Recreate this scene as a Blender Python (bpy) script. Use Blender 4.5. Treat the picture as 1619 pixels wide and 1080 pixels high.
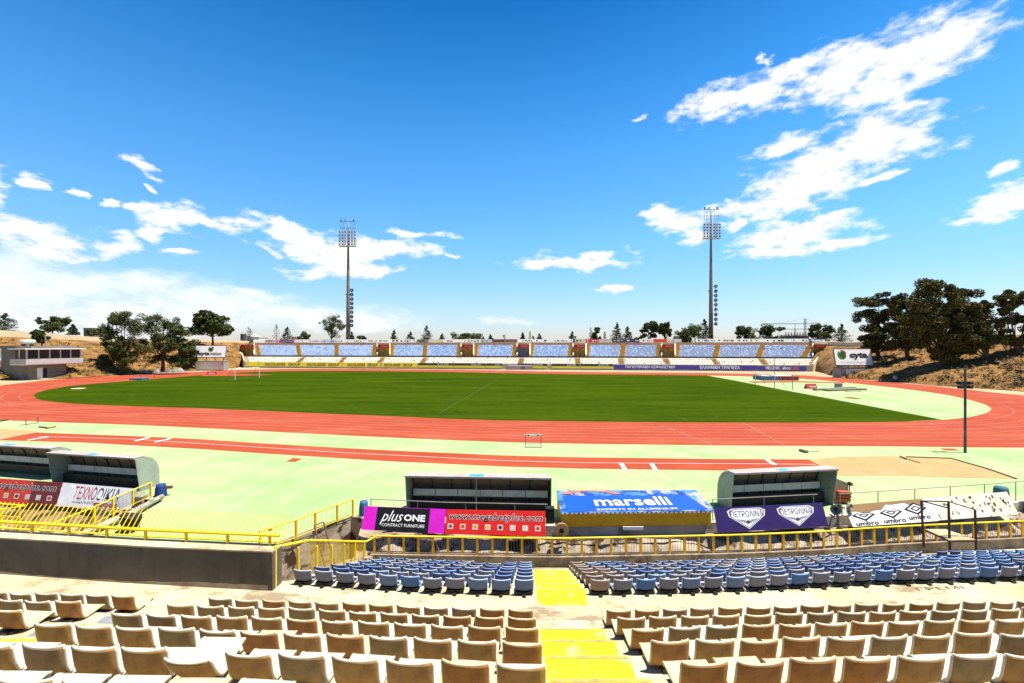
import bpy, math, random
from mathutils import Vector, Matrix, noise
from mathutils.geometry import tessellate_polygon
R=math.radians; PI=math.pi
random.seed(7)
for o in list(bpy.data.objects): bpy.data.objects.remove(o)
S=bpy.context.scene; COL=S.collection
# ------------------------------------------------------------------ camera
F=700.0; CX=809.5; HY=545.5; EYE=7.7
cd=bpy.data.cameras.new('camera'); cam=bpy.data.objects.new('camera',cd); COL.objects.link(cam)
cam.location=(0,0,EYE); cam.rotation_euler=(R(90),0,0)
cd.sensor_width=36; cd.lens=F/1619*36; cd.shift_y=(HY-540)/1619; cd.clip_end=20000; cd.clip_start=.1
S.camera=cam
S.view_settings.view_transform='Standard'; S.view_settings.look='None'; S.view_settings.gamma=1
S.view_settings.exposure=1.15
# ------------------------------------------------------------------ sun
sunv=Vector((0.31,-0.05,0.95)).normalized()
sl=bpy.data.lights.new('sun','SUN'); sl.energy=5.0; sl.angle=R(.5); sl.color=(1,.95,.86)
so=bpy.data.objects.new('sun',sl); COL.objects.link(so); so.location=(60,10,90)
so.rotation_euler=sunv.to_track_quat('Z','Y').to_euler()
# ------------------------------------------------------------------ world
W=bpy.data.worlds.new('World'); S.world=W; W.use_nodes=True
nt=W.node_tree; N=nt.nodes; L=nt.links; N.clear()
def nn(t,**k):
    n=N.new(t)
    for a,b in k.items(): setattr(n,a,b)
    return n
def math_(op,a,b=None,clamp=False):
    n=nn('ShaderNodeMath',operation=op,use_clamp=clamp)
    for i,v in enumerate((a,b)):
        if v is None: continue
        if isinstance(v,(int,float)): n.inputs[i].default_value=v
        else: L.new(v,n.inputs[i])
    return n.outputs[0]
wout=nn('ShaderNodeOutputWorld'); bg=nn('ShaderNodeBackground'); L.new(bg.outputs[0],wout.inputs[0])
bg.inputs[1].default_value=0.085
sky=nn('ShaderNodeTexSky'); sky.sky_type='NISHITA'; sky.sun_disc=False
sky.sun_elevation=math.asin(sunv.z); sky.sun_rotation=R(82); sky.air_density=1.0; sky.dust_density=.3; sky.ozone_density=2.0
tc=nn('ShaderNodeTexCoord'); sep=nn('ShaderNodeSeparateXYZ'); L.new(tc.outputs['Generated'],sep.inputs[0])
az=math_('ARCTAN2',sep.outputs[0],sep.outputs[1]); el=math_('ARCSINE',sep.outputs[2])
# tint of the clear air by elevation
ramp=nn('ShaderNodeValToRGB'); L.new(math_('DIVIDE',el,R(60)),ramp.inputs[0])
SKYR=[(0.0,(.66,.64,.78)),(.08,(.66,.78,.92)),(.22,(.50,.92,1.12)),(.38,(.33,.86,1.18)),(.50,(.17,.70,1.06)),(.64,(.05,.47,.84)),(1,(.02,.34,.62))]
cr=ramp.color_ramp
while len(cr.elements)<len(SKYR): cr.elements.new(.5)
for e,(p,c) in zip(cr.elements,SKYR): e.position=p; e.color=(*c,1)
mul=nn('ShaderNodeMix',data_type='RGBA',blend_type='MULTIPLY'); mul.inputs[0].default_value=1
L.new(sky.outputs[0],mul.inputs[6]); L.new(ramp.outputs[0],mul.inputs[7])
# clouds: drifting banks given by direction on the sky, broken up by noise
nz=nn('ShaderNodeTexNoise'); nz.inputs['Scale'].default_value=7; nz.inputs['Detail'].default_value=5; nz.inputs['Roughness'].default_value=.6
mp=nn('ShaderNodeMapping'); L.new(tc.outputs['Generated'],mp.inputs[0]); mp.inputs['Scale'].default_value=(1,1,2.2)
L.new(mp.outputs[0],nz.inputs['Vector'])
nz2=nn('ShaderNodeTexNoise'); nz2.inputs['Scale'].default_value=19; nz2.inputs['Detail'].default_value=8; nz2.inputs['Roughness'].default_value=.62
L.new(mp.outputs[0],nz2.inputs['Vector'])
vc=nn('ShaderNodeCombineXYZ'); L.new(az,vc.inputs[0]); L.new(el,vc.inputs[1])
dis=nn('ShaderNodeVectorMath',operation='SUBTRACT'); L.new(nz.outputs['Color'],dis.inputs[0]); dis.inputs[1].default_value=(.5,.5,.5)
dsc=nn('ShaderNodeVectorMath',operation='MULTIPLY'); L.new(dis.outputs[0],dsc.inputs[0]); dsc.inputs[1].default_value=(.16,.07,0)
vv=nn('ShaderNodeVectorMath',operation='ADD'); L.new(vc.outputs[0],vv.inputs[0]); L.new(dsc.outputs[0],vv.inputs[1])
def blobs(lst):
    cur=None
    for px,py,rx,ry,t in lst:
        a=math.atan2(px-CX,F); e=math.atan2(HY-py,math.hypot(F,px-CX)); c=math.cos(a)
        m=nn('ShaderNodeMapping',vector_type='TEXTURE'); L.new(vv.outputs[0],m.inputs[0])
        m.inputs['Location'].default_value=(a,e,0); m.inputs['Rotation'].default_value=(0,0,R(t))
        m.inputs['Scale'].default_value=(rx/F*c*c*1.22,ry/F*c*1.40,1)
        l=nn('ShaderNodeVectorMath',operation='LENGTH'); L.new(m.outputs[0],l.inputs[0])
        cur=l.outputs['Value'] if cur is None else math_('MINIMUM',cur,l.outputs['Value'])
    return math_('SUBTRACT',1,cur)
CRISP=[(1125,168,50,16,5),(1215,142,110,20,10),(1340,110,100,24,12),(1430,92,110,32,14),(1530,62,95,28,14),
(1370,228,118,36,5),(1300,262,98,30,3),(1450,212,52,22,8),(1245,232,60,12,0),(1250,305,110,30,16),(1180,325,48,14,10),(1370,285,55,8,5),
(1250,368,80,16,0),(1295,352,45,10,5),(1235,392,85,12,0),(1325,386,38,6,4),(1080,350,46,17,-6),(1055,337,36,8,0),(1092,370,22,10,0),(1165,357,14,10,0),
(1590,320,75,20,8),(1592,275,25,8,0),(1565,335,65,6,3),(1020,185,18,6,5),(1195,106,7,13,0),(900,410,85,12,0),(945,401,52,8,6),(978,458,23,6,0),
(270,350,50,20,0),(232,334,30,11,-20),(250,376,28,9,20),(315,350,60,10,-12),(365,350,40,7,5),(450,370,70,18,-12),(520,400,90,24,-6),(595,395,80,13,0),(550,426,70,12,5),(662,375,46,6,0),(425,402,22,6,-10),
(-5,310,26,32,0),(20,372,60,28,0),(60,398,85,16,5),(165,386,48,14,10),(300,407,36,5,-4),(55,295,18,9,-20),(170,320,16,7,0),(225,265,34,7,-22),(235,295,16,4,-20),(108,305,16,4,-10),(710,410,14,4,0),(-300,300,180,60,5),(2000,200,260,60,10),(-700,420,260,60,0),(2300,420,300,50,0)]
SOFT=[(60,450,180,42,0),(220,446,130,18,-4),(100,500,280,46,0),(400,466,50,10,-5),(300,485,220,30,0),(440,500,170,20,0),(560,505,110,16,0),(800,506,45,5,0)]
def ss(v,a,b):
    n=nn('ShaderNodeMapRange',interpolation_type='SMOOTHSTEP'); L.new(v,n.inputs[0]); n.inputs[1].default_value=a; n.inputs[2].default_value=b
    return n.outputs[0]
wob=math_('MULTIPLY',math_('SUBTRACT',nz2.outputs['Fac'],.5),2.5)
m1=ss(math_('ADD',blobs(CRISP),wob),-.06,.72)
m2=math_('MULTIPLY',ss(math_('ADD',blobs(SOFT),math_('MULTIPLY',wob,.35)),-.15,.75),.72)
mask=math_('MAXIMUM',m1,m2)
mix=nn('ShaderNodeMix',data_type='RGBA'); L.new(mask,mix.inputs[0]); L.new(mul.outputs[2],mix.inputs[6]); 
shade=nn('ShaderNodeMix',data_type='RGBA'); L.new(ss(nz2.outputs['Fac'],.3,.6),shade.inputs[0])
shade.inputs[6].default_value=(4.6,4.9,5.3,1); shade.inputs[7].default_value=(6.3,6.25,6.2,1); L.new(shade.outputs[2],mix.inputs[7])
L.new(mix.outputs[2],bg.inputs[0])
# ------------------------------------------------------------------ helpers
def G(px,py,z=0.0):
    Y=(EYE-z)*F/(py-HY); return Vector(((px-CX)*Y/F,Y,z))
def A(px,py,Y): return Vector(((px-CX)*Y/F,Y,EYE-(py-HY)*Y/F))
MATS={}
def mat(name,c,c2=None,rough=.8,scale=2.0,bump=0.0,bscale=None,metal=0.0,lo=.35,hi=.65,stain=None,sscale=.5,slo=.55,shi=.7,detail=6,stretch=(1,1,1),spec=.3,world=False,st2=None):
    if name in MATS: return MATS[name]
    m=bpy.data.materials.new(name); m.use_nodes=True; t=m.node_tree; n=t.nodes; l=t.links
    b=n['Principled BSDF']; b.inputs['Roughness'].default_value=rough; b.inputs['Metallic'].default_value=metal
    b.inputs['Specular IOR Level'].default_value=spec
    co=n.new('ShaderNodeTexCoord'); mp=n.new('ShaderNodeMapping'); mp.inputs['Scale'].default_value=stretch
    if world:
        g=n.new('ShaderNodeNewGeometry'); l.new(g.outputs['Position'],mp.inputs[0])
    else: l.new(co.outputs['Object'],mp.inputs[0])
    if c2 is None: c2=tuple(x*.82 for x in c)
    t1=n.new('ShaderNodeTexNoise'); t1.inputs['Scale'].default_value=scale; t1.inputs['Detail'].default_value=detail; t1.inputs['Roughness'].default_value=.62
    l.new(mp.outputs[0],t1.inputs['Vector'])
    r=n.new('ShaderNodeMapRange'); r.inputs[1].default_value=lo; r.inputs[2].default_value=hi; l.new(t1.outputs['Fac'],r.inputs[0])
    mx=n.new('ShaderNodeMix'); mx.data_type='RGBA'; l.new(r.outputs[0],mx.inputs[0]); mx.inputs[6].default_value=(*c,1); mx.inputs[7].default_value=(*c2,1)
    out=mx.outputs[2]
    if stain:
        t2=n.new('ShaderNodeTexNoise'); t2.inputs['Scale'].default_value=sscale; t2.inputs['Detail'].default_value=9; t2.inputs['Roughness'].default_value=.7
        l.new(mp.outputs[0],t2.inputs['Vector'])
        r2=n.new('ShaderNodeMapRange'); r2.inputs[1].default_value=slo; r2.inputs[2].default_value=shi; l.new(t2.outputs['Fac'],r2.inputs[0])
        m2=n.new('ShaderNodeMix'); m2.data_type='RGBA'; l.new(r2.outputs[0],m2.inputs[0]); l.new(out,m2.inputs[6]); m2.inputs[7].default_value=(*stain,1); out=m2.outputs[2]
    if st2:
        c3,s3,a3,b3,stv=st2
        mp3=n.new('ShaderNodeMapping'); mp3.inputs['Scale'].default_value=stv; l.new(mp.inputs[0].links[0].from_socket,mp3.inputs[0])
        t4=n.new('ShaderNodeTexNoise'); t4.inputs['Scale'].default_value=s3; t4.inputs['Detail'].default_value=8; t4.inputs['Roughness'].default_value=.7; l.new(mp3.outputs[0],t4.inputs['Vector'])
        r4=n.new('ShaderNodeMapRange'); r4.inputs[1].default_value=a3; r4.inputs[2].default_value=b3; l.new(t4.outputs['Fac'],r4.inputs[0])
        m4=n.new('ShaderNodeMix'); m4.data_type='RGBA'; l.new(r4.outputs[0],m4.inputs[0]); l.new(out,m4.inputs[6]); m4.inputs[7].default_value=(*c3,1); out=m4.outputs[2]
    l.new(out,b.inputs['Base Color'])
    if bump:
        t3=n.new('ShaderNodeTexNoise'); t3.inputs['Scale'].default_value=bscale or scale*8; t3.inputs['Detail'].default_value=5
        l.new(mp.outputs[0],t3.inputs['Vector'])
        bp=n.new('ShaderNodeBump'); bp.inputs['Strength'].default_value=bump; bp.inputs['Distance'].default_value=.02
        l.new(t3.outputs['Fac'],bp.inputs['Height']); l.new(bp.outputs[0],b.inputs['Normal'])
    MATS[name]=m; return m
class MB:
    def __init__(s): s.v=[]; s.f=[]; s.m=[]; s.k=0; s.sm=False
    def add(s,vs,fs):
        o=len(s.v); s.v+= [tuple(p) for p in vs]
        for f in fs: s.f.append(tuple(i+o for i in f)); s.m.append(s.k)
        return s
    def hexa(s,p): # 8 pts: bottom 4, top 4
        return s.add(p,[(3,2,1,0),(4,5,6,7),(0,1,5,4),(1,2,6,5),(2,3,7,6),(3,0,4,7)])
    def box(s,x0,y0,z0,x1,y1,z1):
        return s.hexa([(x0,y0,z0),(x1,y0,z0),(x1,y1,z0),(x0,y1,z0),(x0,y0,z1),(x1,y0,z1),(x1,y1,z1),(x0,y1,z1)])
    def fbox(s,o,u,w,a0,a1,b0,b1,z0,z1): # frame box: origin o, unit u along, w depth
        P=lambda a,b,z:(o[0]+u[0]*a+w[0]*b,o[1]+u[1]*a+w[1]*b,z)
        return s.hexa([P(a0,b0,z0),P(a1,b0,z0),P(a1,b1,z0),P(a0,b1,z0),P(a0,b0,z1),P(a1,b0,z1),P(a1,b1,z1),P(a0,b1,z1)])
    def bar(s,p,q,w,h=None):
        h=h or w; p=Vector(p); q=Vector(q); d=(q-p).normalized()
        up=Vector((0,0,1)) if abs(d.z)<.95 else Vector((0,1,0))
        a=d.cross(up).normalized()*w/2; b=a.cross(d).normalized()*h/2
        return s.hexa([p-a-b,p+a-b,p+a+b,p-a+b,q-a-b,q+a-b,q+a+b,q-a+b])
    def tube(s,pts,r,n=8,cap=True):
        pts=[Vector(p) for p in pts]; rs=r if isinstance(r,(list,tuple)) else [r]*len(pts)
        o=len(s.v); ref=None
        for i,p in enumerate(pts):
            d=(pts[min(i+1,len(pts)-1)]-pts[max(i-1,0)]).normalized()
            if ref is None: ref=Vector((0,0,1)) if abs(d.z)<.9 else Vector((1,0,0))
            a=d.cross(ref).normalized(); b=a.cross(d).normalized()
            for k in range(n):
                t=2*PI*k/n; s.v.append(tuple(p+(a*math.cos(t)+b*math.sin(t))*rs[i]))
        for i in range(len(pts)-1):
            for k in range(n):
                s.f.append((o+i*n+k,o+i*n+(k+1)%n,o+(i+1)*n+(k+1)%n,o+(i+1)*n+k)); s.m.append(s.k)
        if cap:
            s.f.append(tuple(o+k for k in range(n))[::-1]); s.f.append(tuple(o+(len(pts)-1)*n+k for k in range(n))); s.m+=[s.k,s.k]
        return s
    def prism(s,poly,ext):
        n=len(poly); e=Vector(ext); v=[Vector(p) for p in poly]
        vs=v+[p+e for p in v]
        fs=[(i,(i+1)%n,n+(i+1)%n,n+i) for i in range(n)]
        tr=tessellate_polygon([v])
        fs+=[tuple(t) for t in tr]+[tuple(n+i for i in t[::-1]) for t in tr]
        return s.add(vs,fs)
    def sheet(s,poly):
        v=[Vector(p) for p in poly]; tr=tessellate_polygon([v]); fs=[]
        for t in tr:
            a,b,c=(v[i] for i in t)
            fs.append(tuple(t) if (b-a).cross(c-a).z>0 else tuple(t[::-1]))
        return s.add(v,fs)
    def wall(s,path,z0,z1,th,z1f=None):
        # path of (x,y); thickness to the far side (+y)
        P=[Vector((p[0],p[1])) for p in path]; n=len(P); off=[]
        for i in range(n):
            d=(P[min(i+1,n-1)]-P[max(i-1,0)]).normalized(); nn_=Vector((-d.y,d.x)); off.append(P[i]+nn_*th)
        o=len(s.v)
        for i in range(n):
            zt=z1f(i) if z1f else z1
            zb=z0(i) if callable(z0) else z0
            s.v+=[(P[i].x,P[i].y,zb),(P[i].x,P[i].y,zt),(off[i].x,off[i].y,zt),(off[i].x,off[i].y,zb)]
        for i in range(n-1):
            a=o+4*i;b=a+4
            for j in range(4): s.f.append((a+j,b+j,b+(j+1)%4,a+(j+1)%4)[::-1]); s.m.append(s.k)
        s.f+=[(o,o+1,o+2,o+3),(o+4*n-1,o+4*n-2,o+4*n-3,o+4*n-4)]; s.m+=[s.k,s.k]
        return s
    def mesh(s,name,mats,smooth=False):
        me=bpy.data.meshes.new(name); me.from_pydata(s.v,[],s.f)
        if not isinstance(mats,(list,tuple)): mats=[mats]
        for m in mats: me.materials.append(m)
        if len(mats)>1: me.polygons.foreach_set('material_index',s.m)
        if smooth: me.polygons.foreach_set('use_smooth',[True]*len(me.polygons))
        me.update(); return me
    def build(s,name,mats,parent=None,smooth=False):
        if parent is not None:
            q=parent.location
            s.v=[(a-q.x,b-q.y,c-q.z) for a,b,c in s.v]
        o=bpy.data.objects.new(name,s.mesh(name,mats,smooth)); COL.objects.link(o)
        if parent is not None: o.parent=parent
        return o
def tag(o,label=None,cat=None,group=None,kind=None):
    if label: o['label']=label
    if cat: o['category']=cat
    if group: o['group']=group
    if kind: o['kind']=kind
    return o
def thing(name,loc,label,cat,group=None):
    o=bpy.data.objects.new(name,None); o.empty_display_size=.2; COL.objects.link(o); o.location=loc
    return tag(o,label,cat,group)
def sub(mb,name,mats,root,parent,smooth=False,label=None):  # sub-part: parent is a mesh child of root
    q=root.location; mb.v=[(a-q.x,b-q.y,c-q.z) for a,b,c in mb.v]
    o=bpy.data.objects.new(name,mb.mesh(name,mats,smooth)); COL.objects.link(o); o.parent=parent
    return o
def struct(name,mb,mats,smooth=False):
    o=mb.build(name,mats,smooth=smooth); o['kind']='structure'; return o
ORD=['first','second','third','fourth','fifth','sixth','seventh','eighth','ninth','tenth','eleventh','twelfth']
def ordn(i):
    if i<len(ORD): return ORD[i]
    n=i+1; return f"{n}{'th' if 10<=n%100<=20 else {1:'st',2:'nd',3:'rd'}.get(n%10,'th')}"
def textmesh(s,mb,O,U,V,w,h,thick=.01,shear=0,bold=0,N_=None,squash=True,spacing=1.0):
    """letters of s fitted in the w x h box with corner O, along U, up V"""
    c=bpy.data.curves.new('t','FONT'); c.body=s; c.size=1; c.shear=shear; c.offset=bold; c.resolution_u=2; c.space_character=spacing
    c.fill_mode='FRONT'
    o=bpy.data.objects.new('t',c); COL.objects.link(o)
    dg=bpy.context.evaluated_depsgraph_get(); me=o.evaluated_get(dg).to_mesh()
    vs=[v.co.copy() for v in me.vertices]; fs=[tuple(p.vertices) for p in me.polygons]
    o.evaluated_get(dg).to_mesh_clear(); bpy.data.objects.remove(o); bpy.data.curves.remove(c)
    if not vs: return
    x0=min(v.x for v in vs);x1=max(v.x for v in vs);y0=min(v.y for v in vs);y1=max(v.y for v in vs)
    sx=w/(x1-x0); sy=h/(y1-y0)
    O=Vector(O);U=Vector(U).normalized();V=Vector(V).normalized(); n=U.cross(V).normalized()
    mb.add([O+U*((v.x-x0)*sx)+V*((v.y-y0)*sy)+n*thick for v in vs],fs)
def smooth_loop(p,n=2,closed=True):
    for _ in range(n):
        q=[]; m=len(p)
        for i in range(m if closed else m-1):
            a=p[i];b=p[(i+1)%m]; q+=[a*.75+b*.25,a*.25+b*.75]
        if not closed: q=[p[0]]+q+[p[-1]]
        p=q
    return p
# ------------------------------------------------------------------ materials
M_red=mat('track_rubber',(.285,.048,.018),(.25,.035,.0125),st2=((.19,.03,.011),.5,.56,.8,(.25,2.5,1)),rough=.9,scale=.12,world=True,stretch=(1,2.5,1),stain=(.34,.095,.05),sscale=.1,slo=.5,shi=.8,spec=.15,bump=.15,bscale=30)
M_green=mat('apron_rubber',(.275,.335,.155),(.165,.28,.10),rough=.9,scale=.11,world=True,st2=((.12,.19,.07),1.1,.60,.80,(.6,1.5,1)),stain=(.32,.35,.19),sscale=.23,slo=.47,shi=.72,spec=.15,bump=.15,bscale=20,lo=.42,hi=.72)
M_white=mat('line_paint',(.35,.22,.17),rough=.8,world=True,scale=1,stain=(.29,.06,.03),sscale=.8,slo=.46,shi=.70)
M_whitep=mat('white_paint',(.70,.68,.63),rough=.7,scale=3)
M_grass=mat('turf',(.012,.033,.0016),(.034,.060,.002),st2=((.030,.052,.0025),.22,.42,.75,(.35,1.6,1)),rough=1,scale=.09,world=True,stretch=(.5,2.2,1),stain=(.078,.080,.006),sscale=1.5,slo=.50,shi=.76,spec=0.0,bump=.6,bscale=9)
M_earth=mat('pale_earth',(.36,.29,.17),(.27,.19,.10),rough=1,scale=.2,world=True,bump=.3,bscale=3)
M_bank=mat('dry_bank',(.25,.125,.030),(.13,.062,.015),rough=1,scale=.35,world=True,stain=(.05,.03,.009),sscale=.4,slo=.50,shi=.62,bump=1.0,bscale=1.2)
M_sand=mat('sand',(.34,.23,.10),(.29,.185,.075),rough=1,scale=.9,world=True,bump=.8,bscale=5)
M_conc=mat('cream_concrete',(.46,.39,.255),(.36,.29,.17),rough=.95,scale=.7,world=True,stain=(.15,.11,.065),sscale=1.6,slo=.55,shi=.75,st2=((.22,.165,.10),.9,.52,.60,(.7,1.6,1)),bump=.25,bscale=25)  # cream terrace concrete with darker stains
M_cwall=mat('grey_wall_concrete',(.13,.108,.078),(.085,.07,.05),st2=((.05,.042,.034),1.6,.52,.75,(1.5,1.5,.25)),rough=.95,scale=.8,world=True,stain=(.07,.06,.05),sscale=.7,slo=.5,shi=.8,bump=.3,bscale=22)
M_rough=mat('stained_concrete',(.42,.35,.25),(.24,.18,.12),rough=1,scale=1.2,world=True,stain=(.045,.022,.012),sscale=1.1,slo=.5,shi=.58,bump=.8,bscale=6)
M_cream=mat('cream_render',(.74,.60,.38),(.66,.52,.30),rough=.9,scale=.3,world=True)
M_yel=mat('yellow_paint',(.80,.56,.006),(.72,.46,.006),rough=.55,scale=3,world=True)
M_yfloor=mat('yellow_floor_paint',(.50,.45,.004),(.42,.37,.006),rough=.85,scale=1.5,world=True,stain=(.31,.27,.14),sscale=3,slo=.55,shi=.64,st2=((.36,.30,.01),.8,.5,.62,(1,2,1)))
M_gold=mat('ochre_paint',(.50,.29,.035),(.42,.23,.03),rough=.8,scale=1,world=True)
M_steel=mat('galvanised_steel',(.30,.28,.24),(.2,.18,.16),rough=.5,metal=.3,scale=2)
M_mast=mat('mast_steel',(.24,.21,.165),(.16,.14,.11),rough=.6,scale=.4)
M_dark=mat('dark_steel',(.03,.027,.025),(.05,.03,.02),rough=.6,scale=4)
M_rust=mat('rusty_steel',(.07,.03,.02),(.12,.05,.03),rough=.8,scale=5)
M_black=mat('black_plastic',(.012,.012,.013),rough=.6)
M_shell=mat('dugout_panel',(.32,.35,.28),(.25,.28,.22),rough=.5,scale=1,stain=(.22,.2,.14),sscale=2)
M_bluetarp=mat('blue_tarpaulin',(.03,.11,.25),(.02,.07,.17),rough=.5,scale=4,bump=.4)
M_cyan=mat('cyan_sheet',(.02,.28,.42),rough=.6)
M_wood=mat('plywood',(.42,.31,.17),(.34,.24,.12),rough=.8,scale=2,stretch=(1,6,1))
# ------------------------------------------------------------------ ground
WALL=[(-48,28.6),(-27.6,23.9),(-18.4,22.0)]          # retaining wall, left stretch
WALLR=[(-6.6,19.35),(-3,18.8),(1.4,18.5),(5,18.55),(8.55,18.85),(13.6,19.5),(18.5,20.2),(23.4,21.05),(30,22.6),(38,25),(48,28.6),(60,34)]
g=MB(); g.sheet([(-6000,-300,-1.7),(6000,-300,-1.7),(6000,9000,-1.7),(-6000,9000,-1.7)]); struct('ground',g,M_earth)
edge=[(-260,70),(-48,28.75)]+[(-27.6,24.05),(-18.4,22.15),(-17.9,21.9),(-17.55,18),(-17.4,10.2),(-10.2,10.2),(-9.9,15.4),(-9.25,16.4),(-7.1,19.6),(-6.6,19.45)]+[(a,b+.1) for a,b in WALLR[1:]]+[(260,110)]
g=MB(); g.sheet([(x,y,0) for x,y in edge]+[(260,330,0),(-260,330,0)]); struct('ground_terrace',g,M_earth)
g=MB(); g.sheet([(x,y,.004) for x,y in edge[1:-1]]+[(75,60,.004),(60,75,.004),(-90,70,.004)]); struct('apron_ground',g,M_green)
inner=[(52.4,625.3),(57.3,630),(66,633),(91,636.2),(136,639.6),(220,642.8),(320,645.8),(418.6,649.8),(537,655),(620,658.3),(698.8,661.9),(797.6,664.9),(920,666.4),(1018.6,667.5),(1137,668.2),(1220,668.4),(1311,668.1),(1399,667.4),(1440,666.3),(1491.6,664.2),(1525,661),(1547,657),(1562,652),(1567.5,647.4),(1563,642),(1547,636.3),(1525,630.4),(1491.6,623.3),(1420,613.6),(1366.7,608),(1303,601.5),(1261,598.6),(1200,595.8),(1117,593.7),(1000,592.6),(900,591.7),(797.6,590.2),(700,588.2),(600,587),(500,586.6),(438,587.2),(380,589.2),(320,593.2),(240,599.3),(158,606),(110.7,610.4),(79,615.6),(60,620.5)]
IN=smooth_loop([G(*p) for p in inner],1)
OUTP=[Vector(p+(0,)) for p in [(-96.6,83.6),(-95,70),(-84,57),(-68,48.8)]]+[G(*p) for p in [(0,664.9),(197.6,671.2),(320,676.7),(458,684.2),(620,692.1),(797.6,699.4),(920,701.9),(1137,704.4),(1200,704.9),(1420,705.9),(1619,708.5)]]+[Vector(p+(0,)) for p in [(52,33.3),(66,37),(77,46),(80,57)]]+[G(*p) for p in [(1619,626),(1473,610),(1399,603.3),(1318,596.6),(1240,592),(1117,589.6),(900,588),(797.6,586),(700,584.4),(600,583.4),(480,583),(380,584.6),(320,587.4),(197.6,593.7),(122.5,597),(47,603.6)]]
OU=smooth_loop(OUTP,2)
def dens(loop,step=1.2):
    q=[]
    for i,a in enumerate(loop):
        b=loop[(i+1)%len(loop)]; n=max(1,int((b-a).length/step))
        q+=[a.lerp(b,k/n) for k in range(n)]
    return q
def near(p,loop): return min(loop,key=lambda q:(q-p).length_squared)
OUd=dens(OU,.8); IN2=dens(IN,2.5)
def at_z(p,z): return (p.x,p.y,z)
g=MB(); g.sheet([at_z(p,.008) for p in OU]); struct('running_track',g,M_red)
g=MB(); g.sheet([at_z(p,.012) for p in IN]); struct('infield_ground',g,M_green)
gr=[i for i in inner if not (i[0]>1494 or (i[1]<664 and i[0]>1118))]
GR=[G(*p) for p in gr]
gi=[k for k,p in enumerate(gr) if p==(1491.6,664.2)][0]
g=MB(); g.sheet([at_z(p,.016) for p in GR]); tag(g.build('pitch_grass',M_grass),kind='structure')
# red tongue of the throwing runway and the jump arc
g=MB(); g.sheet([at_z(G(*p),.022) for p in [(325,590.5),(380,591.2),(434,592.9),(380,594.2),(318,594.6)]])
g.sheet([at_z(G(*p),.022) for p in [(1180,603.1),(1250,602.4),(1335,604.6),(1335,606),(1255,604.6),(1190,605.4)]]); struct('runway_tongue',g,M_red)
# lane lines
g=MB()
def ribbon(mb,pts,w,z,closed=False):
    m=len(pts); o=len(mb.v)
    for i,p in enumerate(pts):
        a=pts[(i-1)%m] if closed or i else pts[0]; b=pts[(i+1)%m] if closed or i<m-1 else pts[-1]
        d=(b-a); d.z=0; d.normalize(); n=Vector((-d.y,d.x,0))*w/2
        mb.v+=[(p.x-n.x,p.y-n.y,z),(p.x+n.x,p.y+n.y,z)]
    for i in range(m if closed else m-1):
        a=o+2*i;b=o+2*((i+1)%m); mb.f.append((a+1,a,b,b+1)); mb.m.append(mb.k)
near_out=[near(p,OUd) for p in IN2]
for k in range(1,8):
    lp=[a.lerp(b,k/8) for a,b in zip(IN2,near_out)]
    for _ in range(3): lp=[(lp[i-1]+lp[i]+lp[(i+1)%len(lp)])/3 for i in range(len(lp))]
    ribbon(g,lp,.055,.013,True)
ribbon(g,[p.copy() for p in smooth_loop([G(*p) for p in inner[18:30]],1,False)],.12,.020)
struct('track_lane_line',g,M_white)
# pitch half-way line and goal line, finish line
g=MB(); M_pline=mat('pitch_line',(.06,.085,.010),(.025,.05,.003),rough=1,scale=.6,world=True)
ribbon(g,[G(802,591),G(693,654)],.10,.022)
ribbon(g,[G(1135,596.5),G(1290,627.5),G(1440,655)],.14,.022)
ribbon(g,[G(640,590),G(1100,596)],.10,.022); ribbon(g,[G(300,640),G(700,657.5),G(1000,661.8),G(1420,662)],.10,.022)
struct('pitch_line',g,M_pline)
g=MB(); ribbon(g,[G(1046,673),G(1126,703)],.07,.016); ribbon(g,[G(1175,668.8),G(1240,704)],.05,.016); struct('finish_line',g,M_white)
# long jump runway, pits
top=[(-30,682),(55,684),(209.5,689.6),(320,694.8),(418.6,701.4),(537,708.3),(620,712.6),(797.6,720.4),(920,723.3),(1137,726.1),(1277.8,726.6)]
bot=[(1309,741.3),(1270,744.2),(1220,745),(1137,744),(920,741),(797.6,737.8),(620,729.7),(537,724.5),(418.6,717.2),(320,710.3),(126.5,699.6),(0,696.3),(-60,694)]
g=MB(); g.sheet([at_z(G(*p),.010) for p in top+bot]); struct('jump_runway',g,M_red)
g=MB()
mid=[(60,690.2),(210,694.5),(320,701.6),(537,715.6),(797.6,728.6),(920,731.9),(1220,733.8),(1290,734.6)]
ribbon(g,[G(*p) for p in mid],.05,.016)
for a,b,w in [((982,733),(988.5,743),.28),((1030,733.5),(1037,743.7),.28),((1212,726.8),(1225,735),.28),((77,690.6),(43.5,696.3),.25),((236,691.8),(214,697.5),.3),((271,693.3),(245,699.5),.25)]:
    ribbon(g,[G(*a),G(*b)],w,.019)
struct('runway_marking',g,M_whitep)
g=MB(); g.sheet([at_z(G(*p),.012) for p in [(1279,727),(1330,722.5),(1399,721.5),(1506,725),(1560,742),(1605,757.3),(1500,755),(1399,752),(1330,752.5),(1310,744)]])
g.sheet([at_z(G(*p),.013) for p in [(-60,676),(0,677.7),(40,680.5),(66,683),(30,689),(0,695.5),(-60,700)]]); struct('jump_pit_sand',g,M_sand)
g=MB()
kb=[G(*p) for p in [(1433,723),(1504,725.5),(1560,741.5),(1607,757.8)]]
for a,b in zip(kb,kb[1:]): g.bar(a+Vector((0,0,.03)),b+Vector((0,0,.03)),.08,.07)
tag(g.build('pit_border',M_rust),'dark rusty edging board along the sand pit','border')
g=MB(); ribbon(g,[G(0,731),G(120,712)],.05,.008)
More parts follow.
